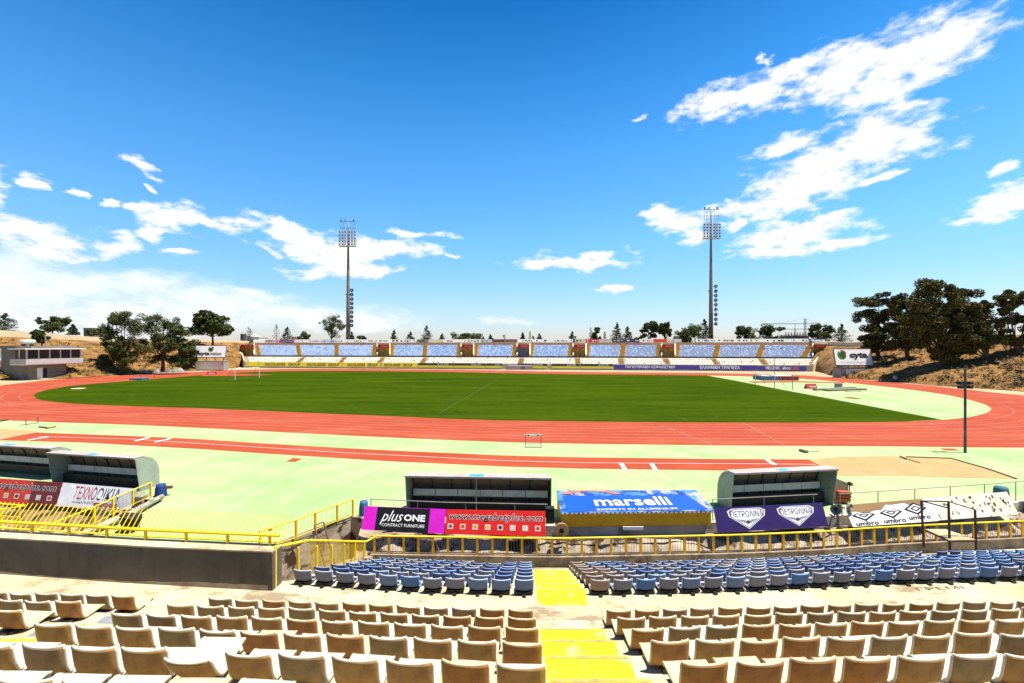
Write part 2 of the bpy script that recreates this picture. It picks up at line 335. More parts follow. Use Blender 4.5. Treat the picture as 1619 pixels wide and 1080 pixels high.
ribbon(g,[G(360,790+8),G(470,741),G(490,726)],.06,.008); ribbon(g,[G(490,800),G(560,764),G(612,737)],.06,.008)
struct('apron_marking',g,mat('faded_mark',(.20,.25,.14),rough=1,world=True,scale=2))
g=MB(); g.sheet([at_z(G(*p),.010) for p in [(452,730),(463,724.5),(478,725.5),(467,730.5)]])
g.sheet([at_z(G(*p),.010) for p in [(1486,709),(1508,709.6),(1517,712.7),(1494,712.4)]])
g.sheet([at_z(G(*p),.010) for p in [(423,838),(429,836),(432,838),(426,840)]]); struct('repair_patch',g,M_red)
g=MB(); g.sheet([at_z(G(*p),.020) for p in [(1461,653.5),(1475,653),(1500,657),(1502,658),(1480,657.5)]]); g.sheet([at_z(G(*p),.030) for p in [(111,614.5),(125,613.3),(137,613.5),(130,615.3),(114,615.5)]])
struct('shot_circle_ground',g,M_conc)
g=MB(); g.sheet([at_z(G(*p),.018) for p in [(1332,628.3),(1345,627.6),(1363,630.3),(1352,631.4),(1340,630)]]); struct('bare_earth_ground',g,M_bank)
# ------------------------------------------------------------------ embankments and land beyond
def bank(base,ridge,nseg=10,name='embankment',seed=0):
    g=MB(); n=len(base); dn=6; B=[];Rg=[]
    for i in range(n-1):
        for k in range(dn):
            t=k/dn; B.append(base[i].lerp(base[i+1],t)); Rg.append(ridge[i].lerp(ridge[i+1],t))
    B.append(base[-1]);Rg.append(ridge[-1]); m=len(B); o=len(g.v)
    for j in range(nseg+1):
        t=j/nseg; e=t**.85
        for i in range(m):
            p=B[i].lerp(Rg[i],t); p.z=B[i].z+(Rg[i].z-B[i].z)*e
            a=math.sin(PI*t); p.z+=a*1.1*noise.noise(Vector((p.x*.09,p.y*.09,seed)))+a*.5*noise.noise(Vector((p.x*.4,p.y*.4,seed)))
            g.v.append(tuple(p))
    for j in range(nseg):
        for i in range(m-1):
            a=o+j*m+i; g.f.append((a,a+1,a+m+1,a+m)); g.m.append(0)
    return struct(name,g,M_bank,smooth=True)
bl=[Vector((-190,40,.0)),Vector((-150,62,.1)),G(-60,603,.1),G(30,600,.1),G(117,597.5,.1),G(190,592.5,.1),G(300,586.5,.1),Vector((-93,150.6,.15))]
def rp(px,py,Y): return A(px,py,Y)
rl=[Vector((-215,55,9.5)),Vector((-180,82,9.6)),rp(-60,530,114),rp(30,533.5,122),rp(117,537.5,130),rp(190,541,139),rp(300,540.5,152),Vector((-101,170,8.6))]
bank(bl,rl,seed=1)
br=[Vector((88.5,128.6,.1)),G(1330,597.5,.05),G(1400,602,.05),G(1480,609.5,.05),G(1560,614.5,.05),G(1619,619,.05),Vector((100,62,.05)),Vector((125,45,.05))]
rr=[Vector((98,149,8.2)),rp(1345,548,130),rp(1410,545,122),rp(1480,539,112),rp(1550,533,104),rp(1625,528,98),Vector((130,82,10)),Vector((155,62,10))]
bank(br,rr,seed=5)
g=MB(); rim=rl+rr; far=[Vector((-4000,1200,6)),Vector((-4000,8000,4)),Vector((4000,8000,4)),Vector((4000,1200,6))]
# land behind the ridges
pts=[Vector((p.x,p.y,p.z-.05)) for p in rim]; o=len(g.v); m=len(pts)
ringz=[(1,0),(1.5,-.5),(3,-1.5),(12,-3.0),(60,-4)]
for f_,dz in ringz:
    for p in pts:
        c=Vector((0,60)); q=Vector((p.x,p.y))-c; g.v.append((c.x+q.x*f_,c.y+q.y*f_,p.z+dz if f_<5 else 5.5))
for j in range(len(ringz)-1):
    for i in range(m-1):
        a=o+j*m+i; g.f.append((a,a+1,a+m+1,a+m)); g.m.append(0)
struct('hills',g,M_bank,smooth=True)
# cream parapet along each ridge
def ridge_wall(pts,h,label,th=1.2):
    g=MB(); P=[Vector(p) for p in pts]
    path=[(p.x,p.y) for p in P]
    g.wall(path,lambda i:P[i].z-.6,0,th,z1f=lambda i:P[i].z+h(i))
    tag(g.build('parapet_wall',M_cream),label,'wall')
ridge_wall(rl,lambda i:[1.6,1.6,1.7,1.75,1.3,1.1,.95,.6][i],'long cream parapet wall along the top of the left bank')
ridge_wall(rr[:3],lambda i:[1.0,1.2,.9][i],'low cream parapet on the right bank beside the stand end')
# ------------------------------------------------------------------ far stand
PL=Vector((-90,150)); PR=Vector((88,128)); LEN=(PR-PL).length; FU=(PR-PL)/LEN; FW=Vector((-FU.y,FU.x))
if FW.y<0: FW=-FW
def sx(px,off):  # distance along the stand where the ray through px meets the line 'off' metres behind the front
    k=(px-CX)/F; o=PL+FW*off
    return (k*o.y-o.x)/(FU.x-k*FU.y)
def fp(s,off): q=PL+FU*s+FW*off; return q
stand=thing('grandstand',(PL.x,PL.y,0),'long low white grandstand with blue seats on the far side of the pitch','grandstand')
LEAN=[(376,-5.5),(409.3,-4.3),(473,-2.3),(532,0),(591,1.3),(671,1.6),(751,2),(839,2),(902,1.3),(984,2),(1041,2.3),(1069,2.5),(1132,3.5),(1200,6),(1271,11.5),(1300,13)]
def lean(px):
    if px<=LEAN[0][0]: return LEAN[0][1]
    for p,q in zip(LEAN,LEAN[1:]):
        if px<=q[0]: return p[1]+(q[1]-p[1])*(px-p[0])/(q[0]-p[0])
    return LEAN[-1][1]
def srow(pxb,off): return sx(pxb+lean(pxb)*max(0,(off-6)/11.0),off)
E0=lambda o:sx(388-12*o/19,o); E1=lambda o:sx(1284+27*o/19,o)
M_fc=mat('stand_concrete',(.62,.54,.43),(.50,.42,.31),rough=.9,scale=.3,world=True)
M_peach=mat('stand_back_wall',(.50,.30,.16),(.42,.24,.12),rough=.9,scale=.4,world=True,stain=(.3,.26,.23),sscale=.1)
LOWZ=[2.0,2.45,2.9,3.35]; LOWO=[.5,1.5,2.5,3.5]
UPN=11; UPO=[6.2+1.0*i for i in range(UPN)]; UPZ=[4.05+.335*i for i in range(UPN)]
def slab2(mb,o0,o1,z0,z1,a0,b0,a1=None,b1=None,dz=0):
    a1=a0 if a1 is None else a1; b1=b0 if b1 is None else b1
    P=[fp(a0,o0),fp(b0,o0),fp(b1,o1),fp(a1,o1)]
    return mb.hexa([(*p,z0) for p in P]+[(*P[0],z1),(*P[1],z1),(*P[2],z1+dz),(*P[3],z1+dz)])
def full(mb,o0,o1,z0,z1): slab2(mb,o0,o1,z0,z1,E0(o0),E1(o0),E0(o1),E1(o1))
g=MB(); full(g,.02,.5,0,1.85)
for o_,z_ in zip(LOWO,LOWZ): full(g,o_,o_+1,0,z_-.15)
full(g,4.5,6.2,0,3.55)
VOM=[(380.6,401),(597.2,615.6),(730,748),(818.4,837.3),(907.2,925.6),(1046.8,1066.8),(1286,1306)]
def cuts(o):
    r=[];cur=E0(o)
    for a_,b_ in VOM:
        a2,b2=sx(a_,o),sx(b_,o)
        if a2-cur>.3: r.append((cur,a2))
        cur=b2
    if cur<E1(o)-.3: r.append((cur,E1(o)))
    return r
for o_,z_ in zip(UPO,UPZ):
    for (a0,b0),(a1,b1) in zip(cuts(o_),cuts(o_+1)): slab2(g,o_,o_+1,0,z_-.1,a0,b0,a1,b1)
full(g,17.2,18.2,0,7.5)
g.build('terrace',M_fc,stand)
g=MB(); full(g,18.2,18.6,0,8.55); g.build('back_wall',M_peach,stand)
g=MB()
for a_,b_ in cuts(6.05): slab2(g,6.05,6.15,3.56,4.10,a_,b_)
g.build('balustrade',mat('balustrade_dark',(.06,.055,.05)),stand)
for i,(pa,pb) in enumerate(VOM):
    g=MB()
    for px,sg in ((pa,-1),(pb,1)):
        w=.32*sg
        s0_,s1_=sx(px,6.1),sx(px,17.1); P=[fp(s0_,6.1),fp(s1_,17.1),fp(s1_+w,17.1),fp(s0_+w,6.1)]
        if sg<0: P=[P[3],P[2],P[1],P[0]]
        lo=[3.56]*4; hi=[4.7,8.3,8.3,4.7]
        g.hexa([(*p,z) for p,z in zip(P,lo)]+[(*p,z) for p,z in zip(P,hi)])
    e=g.build('entrance',mat('white_render',(.72,.66,.55),scale=1,world=True),stand)
    g=MB(); slab2(g,9.6,9.9,3.55,7.0,sx(pa,9.6),sx(pb,9.6)); sub(g,'entrance_back',mat('entrance_wood',(.50,.27,.05),(.30,.16,.03),scale=1,stretch=(1,1,.2)) if i!=3 else mat('grey_shutter',(.2,.19,.17)),stand,e)
    o=7.6; A0,B0=sx(pa,o),sx(pb,o); g=MB(); slab2(g,o,o+.2,6.85,7.85,A0,B0)
    sub(g,'entrance_sign',mat('sign_red',(.50,.014,.014),scale=2),stand,e)
    g=MB(); o3=fp(A0,o-.03); U3=Vector((FU.x,FU.y,0)); textmesh("McDonald's",g,Vector((o3.x,o3.y,7.15))+U3*((B0-A0)*.3),U3,(0,0,1),(B0-A0)*.55,.42,.02)
    sub(g,'lettering',M_whitep,stand,e)
    g=MB(); slab2(g,o+.2,17.0,7.75,7.85,A0,B0,sx(pa,17),sx(pb,17)); slab2(g,17.0,17.25,0,7.85,sx(pa,17),sx(pb,17)); sub(g,'entrance_roof',M_fc,stand,e)
UPST=[409.3,473,532,591.2,618.3,671,724.5,751,812.8,839,901.8,927.8,984,1040.7,1069.2,1131.8,1200,1271]
for px in UPST:
    g=MB(); w=.62
    for o_,z_ in zip(UPO,UPZ):
        m0=srow(px,o_)
        slab2(g,o_-.05,o_+.5,z_-.12,z_+.12,m0-w,m0+w); slab2(g,o_+.5,o_+1,z_-.12,z_+.28,m0-w,m0+w)
    g.build('stairway',M_gold,stand)
LST=[476,541.7,602.8,670,824,913.5,982,1054,1130.5,1207]
for px in LST:
    g=MB(); sm=sx(px,2.5)
    for o_,z_ in zip(LOWO,LOWZ): slab2(g,o_-.1,o_+.95,z_-.3,z_-.05,sm-.65,sm+.65)
    g.build('stairway',M_gold,stand)
for Ef,sg in ((E0,-1),(E1,1)):
    g=MB(); P=[fp(Ef(-.2),-.2),fp(Ef(19),19)]; n_=FU*(.4*sg)
    Q=[P[0],P[1],P[1]+n_,P[0]+n_] if sg>0 else [P[0]+n_,P[1]+n_,P[1],P[0]]
    g.hexa([(*p,0) for p in Q]+[(*Q[0],2.2),(*Q[1],8.9),(*Q[2],8.9),(*Q[3],2.2)]); g.build('end_wall',M_cream,stand)
    g=MB(); H0=Vector((*(P[0]+n_*.5),2.2));H1=Vector((*(P[1]+n_*.5),8.9)); g.tube([H0+Vector((0,0,.9)),H1+Vector((0,0,.9))],.06,6)
    for k in range(8): q=H0.lerp(H1,k/7); g.tube([q,q+Vector((0,0,.9))],.045,5)
    g.build('handrail',M_rust,stand)
mw=mat('far_seat_cream',(.78,.72,.60),(.66,.60,.48),scale=1,world=True); mp1=mat('far_seat_pale',(.36,.45,.60)); mp2=mat('far_seat_blue',(.20,.31,.52)); mp3=mat('far_seat_grey_blue',(.22,.27,.40)); mp4=mat('far_seat_deep_blue',(.14,.25,.48))
g=MB(); rnd=random.Random(3)
def fseat(s,o_,z_,k):
    g.k=k; a_=fp(s,o_+.42);b_=fp(s+.42,o_+.42); w2=FW*.16; w3=FW*.04
    g.hexa([(*a_,z_+.03),(*b_,z_+.03),(*(b_+w3),z_+.03),(*(a_+w3),z_+.03),(*(a_+w2),z_+.40),(*(b_+w2),z_+.40),(*(b_+w2+w3),z_+.40),(*(a_+w2+w3),z_+.40)])
    slab2(g,o_+.02,o_+.44,z_+.02,z_+.10,s,s+.42)
lst=[sx(q,2.5) for q in LST]
for o_,z_ in zip(LOWO,LOWZ):
    s=E0(o_)+1.2
    while s<E1(o_)-1:
        if all(abs(s+.2-q)>.95 for q in lst) and rnd.random()>.03: fseat(s,o_,z_-.14,0)
        s+=.5
for j,(o_,z_) in enumerate(zip(UPO,UPZ)):
    s=E0(o_)+.6; us=[srow(q,o_+.5) for q in UPST]; vo=[(sx(p_,o_+.5),sx(q_,o_+.5)) for p_,q_ in VOM]
    while s<E1(o_)-1:
        if all(abs(s+.2-q)>.9 for q in us) and all(not(p_-.9<s<q_+.5) for p_,q_ in vo) and rnd.random()>.015:
            t=s/LEN; n_=noise.noise(Vector((s*.05,j*.8,0)))
            if t<.22: k=1 if rnd.random()<.82+n_*.5 else 2
            elif t<.33: k=1 if rnd.random()<.5 else 2
            elif t<.68: k=rnd.choice([2,2,1,1,2] if n_<.1 else [1,2,2,4,1,2])
            else: k=3 if rnd.random()<.7 else rnd.choice([1,2,1])
            fseat(s,o_,z_-.1,k)
        s+=.5
tag(g.build('far_seating',[mw,mp1,mp2,mp3,mp4]),'rows of cream and blue seats filling the far grandstand','seats',kind='stuff')
# boards
def board(pxa,pxb,off,z0,z1,col,label,text=None,tcol=None,marks=None,name='advertising_board',th=.06,texth=.6,cat='sign',stripe=None,grp=None,tr=(.1,.9)):
    a=sx(pxa,off);b=sx(pxb,off); q=fp(a,off)
    t=thing(name,(q.x,q.y,z0),label,cat,grp)
    tl=.28*(z1-z0); g=MB(); qa=fp(a,off);qb=fp(b-.05,off);w2=FW*tl;w3=FW*th; g.hexa([(*qa,z0),(*qb,z0),(*(qb+w3),z0),(*(qa+w3),z0),(*(qa+w2),z1),(*(qb+w2),z1),(*(qb+w2+w3),z1),(*(qa+w2+w3),z1)]); g.build('panel',mat('board_'+'_'.join('%02d'%int(c*99) for c in col),col,tuple(c*.85 for c in col),scale=.7,world=True),t)
    U3=Vector((FU.x,FU.y,0)); h=z1-z0
    if stripe:
        g=MB(); qa=fp(a,off-.03);qb=fp(b-.05,off-.03); w2=FW*(tl*.45); g.add([(*qa,z0+.01),(*qb,z0+.01),(*(qb+w2),z0+h*.45),(*(qa+w2),z0+h*.45)],[(0,1,2,3)]); g.build('stripe',mat('stripe_'+'_'.join('%02d'%int(c*99) for c in stripe),stripe),t)
    if text:
        for s_,ta,tb in text:
            g=MB(); sa=sx(ta,off);sb=sx(tb,off); fr_=(1-texth)/2 if not stripe else .5; o3=fp(sa,off-.04+tl*fr_)
            textmesh(s_,g,Vector((o3.x,o3.y,z0+h*fr_)),U3,(FW.x*tl,FW.y*tl,h),sb-sa,h*texth if not stripe else h*.4,.03,bold=.012)
            g.build('lettering',mat('ink_'+'_'.join('%02d'%int(c*99) for c in tcol),tcol),t)
    if marks:
        r=random.Random(int(pxa*7))
        g=MB(); s=a+(b-a)*.1
        while s<b-(b-a)*.1:
            w=r.uniform(.25,.9)
            f0=r.uniform(.25,.4);f1=r.uniform(.6,.8)
            if r.random()<.75:
                e=min(s+w,b-.3); q1=fp(s,off-.04+tl*f0);q2=fp(e,off-.04+tl*f0);q3=fp(e,off-.04+tl*f1);q4=fp(s,off-.04+tl*f1); g.add([(*q1,z0+h*f0),(*q2,z0+h*f0),(*q3,z0+h*f1),(*q4,z0+h*f1)],[(0,1,2,3)])
            s+=w+r.uniform(.15,.5)
        if g.v: g.build('logo_marks',mat('ink_'+'_'.join('%02d'%int(c*99) for c in marks),marks),t)
    return t
YB=(.55,.42,.02); NV=(.03,.02,.17); BK=(.02,.02,.02)
gb='perimeter boards under the far stand'
board(389,408,-.35,.55,2.0,YB,'blank yellow perimeter board at the left end of the far stand',grp=gb)
for i,(a,b,ta,tb) in enumerate([(408.5,477.5,419,474),(478,541,485,536),(541.5,601,549,597),(603,660,607,652)]):
    board(a,b,-.35,.55,2.0,YB,'%s yellow perimeter board from the left with the black words NICOLAIDES GROUP'%ORD[i],[('NICOLAIDES',ta,ta+(tb-ta)*.58),('GROUP',ta+(tb-ta)*.66,tb)],(.01,.01,.01),grp=gb)
for i,(a,b) in enumerate([(661,717),(717.5,768),(768.5,794),(818,865),(872,917),(918,970)]):
    board(a,b,-.35,.5,1.95,BK,'%s black and yellow perimeter board from the left under the stand centre'%ORD[i],[('& CO LTD',a+(b-a)*.55,a+(b-a)*.85)],(.5,.48,.4),stripe=(.42,.36,.01),grp=gb,marks=None)
board(971,1090,-.35,.35,1.85,NV,'navy perimeter board with white Greek words left of the right mast',[('ΠΑΓΚΥΠΡΙΑΚΗ ΑΣΦΑΛΙΣΤΙΚΗ',989,1067)],(.6,.6,.6),grp=gb)
board(1090.5,1198,-.35,.3,1.85,NV,'navy perimeter board reading ΕΛΛΗΝΙΚΗ ΤΡΑΠΕΖΑ under the right mast',[('ΕΛΛΗΝΙΚΗ ΤΡΑΠΕΖΑ',1107,1170)],(.6,.6,.6),grp=gb)
t=board(1198.5,1276,-.35,.25,1.8,NV,'navy perimeter board reading HELLENIC and LIFE at the right end of the far stand',[('HELLENIC',1211,1234),('alico',1237,1250)],(.6,.6,.6),grp=gb)
g=MB(); sa=sx(1252,-.35);sb=sx(1263,-.35); o3=fp(sa,-.38); textmesh('LIFE',g,Vector((o3.x,o3.y,.5))+Vector((FW.x,FW.y,0))*.09,(FU.x,FU.y,0),(FW.x*.28,FW.y*.28,1),sb-sa,.85,.02,bold=.02); g.build('lettering',mat('ink_orange',(.5,.09,.01)),t)
WB=(.66,.62,.56)
tops=[(400,418,WB,None),(418,441,(.42,.33,.28),(.25,.03,.08)),(441,446,(.35,.01,.2),None),(446,459,(.05,.05,.06),(.3,.3,.3)),(459,465,(.3,.05,.22),None),(465,484,WB,(.3,.1,.1)),(484,506,WB,(.35,.15,.25)),(506,534,(.40,.42,.44),(.02,.12,.05)),(534,546,WB,(.01,.01,.01)),(546,575,WB,(.15,.25,.02)),(575,597,WB,(.2,.25,.05)),(597,618,WB,(.05,.12,.02)),(618,637,WB,(.01,.01,.05)),(637,657,WB,(.05,.05,.12)),(659,677,(.15,.13,.09),(.03,.03,.02)),(677,700,(.5,.44,.3),None),(700,718,WB,(.35,.01,.02)),(718,737,WB,(.05,.05,.05)),(737,760,WB,(.03,.03,.03)),(760,778,(.4,.42,.4),(.02,.2,.12)),(780,798,(.04,.03,.03),(.35,.02,.03)),(798,818,(.09,.07,.06),(.4,.03,.03)),(818,845,WB,(.02,.05,.08)),(845,870,WB,(.02,.02,.02)),(870,906,WB,(.12,.12,.12)),(909,926,(.35,.31,.26),(.02,.02,.02)),(926,947,(.35,.012,.015),(.5,.4,.4)),(947,967,(.40,.31,.23),None),(968,989,(.03,.02,.04),(.3,.3,.32)),(989,1011,(.04,.01,.05),(.5,.5,.5)),(1011,1033,WB,(.4,.08,.01)),(1033,1055,(.4,.05,.01),(.45,.02,.01)),(1055,1078,(.40,.36,.32),(.2,.2,.22)),(1100,1141,WB,(.05,.12,.25)),(1141,1172,WB,(.3,.12,.02)),(1172,1200,WB,(.05,.05,.08)),(1200,1228,WB,(.03,.03,.05)),(1228,1252,WB,(.03,.03,.05)),(1252,1279,WB,(.02,.18,.08)),(1280,1308,(.05,.06,.16),(.5,.5,.52))]
for i,(a,b,c,mk) in enumerate(tops):
    board(a,b,18.05,8.62,9.75,c,'%s board from the left in the ad strip along the top of the far stand'%ordn(i),marks=mk,grp='boards along the top of the far stand')
# ------------------------------------------------------------------ floodlight masts
def mast(px,Y,pyh0,pyh1,pytop,letters,ly,lx,label):
    x=(px-CX)*Y/F; z=lambda py:EYE-(py-HY)*Y/F; u=Y/F
    t=thing('floodlight_mast',(x,Y,4),label,'floodlight mast','tall floodlight masts behind the far stand')
    g=MB(); g.tube([(x,Y,4),(x,Y,z(480)),(x,Y,z(pyh1)),(x,Y,z(pytop+4))],[3.7*u,2.9*u,1.6*u,.9*u],12); g.build('pole',M_mast,t,smooth=True)
    g=MB(); zt=z(pyh0);zb=z(pyh1-1.5); W_=13.2*u
    for k in range(6): g.bar((x-W_,Y-.5,zb+(zt-zb)*k/5),(x+W_,Y-.5,zb+(zt-zb)*k/5),.14,.14)
    for s_ in (-W_,-W_*.5,W_*.5,W_): g.bar((x+s_,Y-.5,zb),(x+s_,Y-.5,zt),.12)
    g.box(x-W_*1.05,Y-.9,z(pyh1),x+W_*1.05,Y+.3,z(pyh1)+.25)
    g.box(x-.5*u*2,Y-.5,z(pyh1),x+.5*u*2,Y,zt)
    fr=g.build('lamp_frame',mat('lamp_frame_paint',(.62,.58,.52),(.5,.46,.4)),t)
    for r_ in range(5):
        for c in range(6):
            cx=x+(c-2.5+(-.25 if c<3 else .25))*4.3*u; cz=zt-(r_+.5)*(zt-zb)/5
            g=MB(); g.tube([(cx,Y-1.1,cz-.1),(cx,Y-.95,cz-.05),(cx,Y-.6,cz+.1)],[1.55*u,1.5*u,.6*u],10); sub(g,'lamp',mat('lamp_frame_paint',(.62,.58,.52)),t,fr)
            g=MB(); g.tube([(cx,Y-1.14,cz-.1),(cx,Y-1.105,cz-.1)],1.3*u,10); sub(g,'lamp_glass',mat('lamp_glass',(.05,.05,.05),rough=.2),t,fr)
    g=MB(); z1=z(pytop+3);z2=z(pytop+13)
    for zz in (z1,z2): g.bar((x-W_*.95,Y-.4,zz),(x+W_*.95,Y-.4,zz),.16)
    for s_ in (-.85,-.6,-.45,.35,.6,.85): g.bar((x+W_*s_,Y-.4,zt),(x+W_*s_,Y-.4,z1+(.9 if abs(s_)>.5 else .3)),.06)
    for s_ in (-.8,-.3,.7): g.box(x+W_*s_-.2,Y-.6,z1+.2,x+W_*s_+.2,Y-.3,z1+.9)
    g.build('antenna_rack',M_mast,t)
    g=MB(); g.box(x-4.5*u,Y-.2,z(ly[1]-1),x-2.5*u,Y+.2,z(ly[1]+.3)); g.build('bracket',M_mast,t)
    for c,py in zip(letters,ly):
        cx=(lx-CX)*Y/F; cz=z(py); g=MB(); g.tube([(cx,Y-.12,cz),(cx,Y+.12,cz)],2.75*u,16)
        d=g.build('letter_disc',mat('disc_navy',(.012,.018,.075),rough=.4),t)
        g=MB(); g.tube([(cx,Y-.15,cz),(cx,Y-.121,cz)],2.75*u,16,cap=True)
        g=MB(); textmesh(c,g,(cx-1.0*u,Y-.15,cz-1.5*u),(1,0,0),(0,0,1),2.0*u if c!='I' else .7*u,3.0*u,.02,bold=.03); sub(g,'lettering',mat('disc_white',(.7,.68,.72)),t,d)
    g=MB(); g.bar(((lx-CX)*Y/F,Y+.2,z(ly[0])),((lx-CX)*Y/F,Y+.2,z(ly[-1])),.12); 
    for py in ly[::2]: g.bar((x,Y+.2,z(py)),((lx-CX)*Y/F,Y+.2,z(py)),.1)
    g.build('disc_bracket',M_mast,t)
mast(550.5,176,365,390.5,348,'FAPOCBIOS',[458.9+6.98*i for i in range(9)],556,'tall grey floodlight mast left of centre with nine navy letter discs')
mast(1124,158,353.5,378,329,'NAPOFEIOS',[452.8,460.3,467.5,474.7,481.8,489.4,497.4,505,512.3],1131.8,'tall brown-grey floodlight mast right of centre with nine navy letter discs')
# ------------------------------------------------------------------ trees
def leafmat(name,c,c2): 
    return mat(name,c,c2,rough=.8,scale=1.3,world=True,lo=.38,hi=.62,spec=.2)
LM={'euc':leafmat('eucalyptus_leaf',(.088,.105,.02),(.032,.044,.009)),'eucr':leafmat('eucalyptus_leaf_brown',(.125,.105,.024),(.036,.038,.009)),'con':leafmat('conifer_leaf',(.045,.070,.026),(.022,.038,.014)),'rnd':leafmat('broad_leaf',(.085,.10,.025),(.035,.05,.012))}
M_bark=mat('bark',(.11,.075,.045),(.05,.035,.022),rough=1,scale=3,stretch=(1,1,.3))
def leaves(mb,c,rad,n,sz,r,shell=.55):
    for _ in range(n):
        while True:
            p=Vector((r.uniform(-1,1),r.uniform(-1,1),r.uniform(-1,1)))
            if p.length<=1 and p.length>r.random()*shell: break
        q=Vector((c[0]+p.x*rad[0],c[1]+p.y*rad[1],c[2]+p.z*rad[2]))
        a=Vector((r.gauss(0,1),r.gauss(0,1),r.gauss(0,.7))).normalized(); b=a.cross(Vector((r.gauss(0,1),r.gauss(0,1),r.gauss(0,1)))).normalized()
        s=sz*r.uniform(.6,1.3); a*=s; b*=s*.55
        mb.add([q-a,q+b,q+a,q-b],[(0,1,2,3)])
def tree(kind,base,h,w,label,cat='tree',group=None,name=None,seed=0,clumps=None,trunk=None,leafn=1.0,lean=0,mk=None,lsz=None):
    r=random.Random(seed); base=Vector(base)
    t=thing(name or {'euc':'eucalyptus_tree','con':'conifer_tree','rnd':'broadleaf_tree','cyp':'cypress_tree'}[kind],base,label,cat,group)
    g=MB(); tr=MB(); hw=w/2; sz=lsz or (max(.17,h*.0125) if h>13 else max(.28,h*.034))
    if kind=='con':
        n=int(11+h*.5); tr.tube([base,base+Vector((0,0,h*.97))],[h*.025,h*.004],6)
        for i in range(n):
            f=i/(n-1); z=h*(.12+.86*f); rr=hw*(1-f)**.8*(.8+.35*r.random())+.05*w
            for k in range(5 if f<.7 else 3):
                a=r.uniform(0,2*PI); d=rr*.62; c=base+Vector((math.cos(a)*d,math.sin(a)*d,z-d*.12))
                tr.tube([base+Vector((0,0,z)),c],[h*.006,h*.002],4,False)
                leaves(g,c,(rr*.55,rr*.55,h*.06),int(30*leafn),sz*.9,r,.3)
    elif kind=='cyp':
        tr.tube([base,base+Vector((0,0,h*.9))],[h*.02,h*.003],6)
        for i in range(14):
            f=i/13; leaves(g,base+Vector((0,0,h*(.08+.88*f))),(hw*(math.sin(PI*(.12+.86*f))**.6),)*2+(h*.06,),int(30*leafn),sz*.7,r,.3)
    else:
        sp=clumps
        if not sp:
            sp=[]; n=13 if kind=='euc' else 11
            for i in range(n):
                a=r.uniform(0,2*PI); d=math.sqrt(r.random())*.72; z=r.uniform(.42,.92) if kind=='euc' else r.uniform(.25,.84)
                d*=math.sqrt(max(.1,1-((z-.6)/.45)**2)); sp.append((math.cos(a)*d,math.sin(a)*d,z,r.uniform(.17,.30)))
        th=h*.022+.05
        fork=base+Vector((lean*h*.15,0,h*(.26 if not trunk else trunk)))
        tr.tube([base,base.lerp(fork,.5)+Vector((h*.01,0,0)),fork],[th*1.35,th,th*.85],8)
        for (x,y,z,s) in sp:
            c=base+Vector((x*hw,y*hw,z*h)); md=fork.lerp(c,.5)+Vector((0,0,-h*.03))+Vector((r.uniform(-.02,.02)*h,0,0))
            tr.tube([fork,md,c],[th*.5,th*.3,th*.1],5,False)
            R_=s*hw*1.27; rz=R_*(.85 if kind=='euc' else .85)
            for k in range(8):
                e=c+Vector((r.uniform(-.8,.8)*R_,r.uniform(-.8,.8)*R_,r.uniform(-.7,.7)*rz)); q=r.uniform(.4,.68)
                tr.tube([c,e],[th*.1,th*.04],3,False)
                leaves(g,e,(R_*q,R_*q,rz*q*.9),int((135 if h>13 else 90)*leafn),sz,r,.35)
    tr.build('trunk',M_bark,t); g.build('crown',mk or LM[{'cyp':'con'}.get(kind,kind)],t)
    return t
def T(kind,px,pyb,pyt,wpx,Y,label,**k):
    b=A(px,pyb,Y); return tree(kind,b,(pyb-pyt)*Y/F,wpx*Y/F,label,seed=int(px*3+1),**k)
# left bank
T('euc',194,590,495,78,114,'large eucalyptus on the left bank, nearer the control building',leafn=1.3,clumps=[(-.75,0,.72,.26),(-.5,.2,.9,.22),(-.1,0,.93,.3),(.25,-.2,.9,.28),(.55,.1,.78,.3),(.1,.3,.72,.3),(-.35,-.2,.62,.26),(.35,0,.55,.3),(-.55,.1,.45,.2),(.0,-.3,.42,.28),(.6,.2,.4,.26),(-.75,0,.2,.22),(-.35,.3,.25,.25),(.2,0,.22,.28)])
T('euc',257,588,498,76,117,'large eucalyptus on the left bank, right of the first one',leafn=1.3,clumps=[(-.4,0,.93,.26),(-.1,.2,.84,.26),(.35,0,.85,.24),(.82,0,.72,.24),(.6,-.2,.62,.24),(-.2,0,.66,.3),(.2,.2,.6,.28),(-.5,.1,.5,.26),(.5,0,.42,.26),(.05,-.2,.42,.26),(.85,.2,.35,.22),(-.4,0,.24,.24),(.3,.1,.22,.26),(.75,0,.16,.2)])
T('euc',336,548,490,66,150,'round-crowned eucalyptus on the ridge behind the left scoreboard',leafn=1.2)
T('rnd',298,584,532,44,132,'dark scrubby tree on the bank left of the left scoreboard')
T('rnd',66,549,518,26,116,'small dark bush behind the roof of the control building')
gl='small trees beyond the left bank wall'
T('con',8,530,496,44,150,'dark conifer at the far left edge behind the bank wall',group=gl)
T('rnd',83,532,500,50,150,'broad dark tree behind the bank wall above the control building',group=gl)
T('con',115,530,513,16,155,'small green conifer beside the broad dark tree above the left bank',group=gl)
T('rnd',146,531,521,14,155,'low bush behind the bank wall left of the large eucalyptus',group=gl)
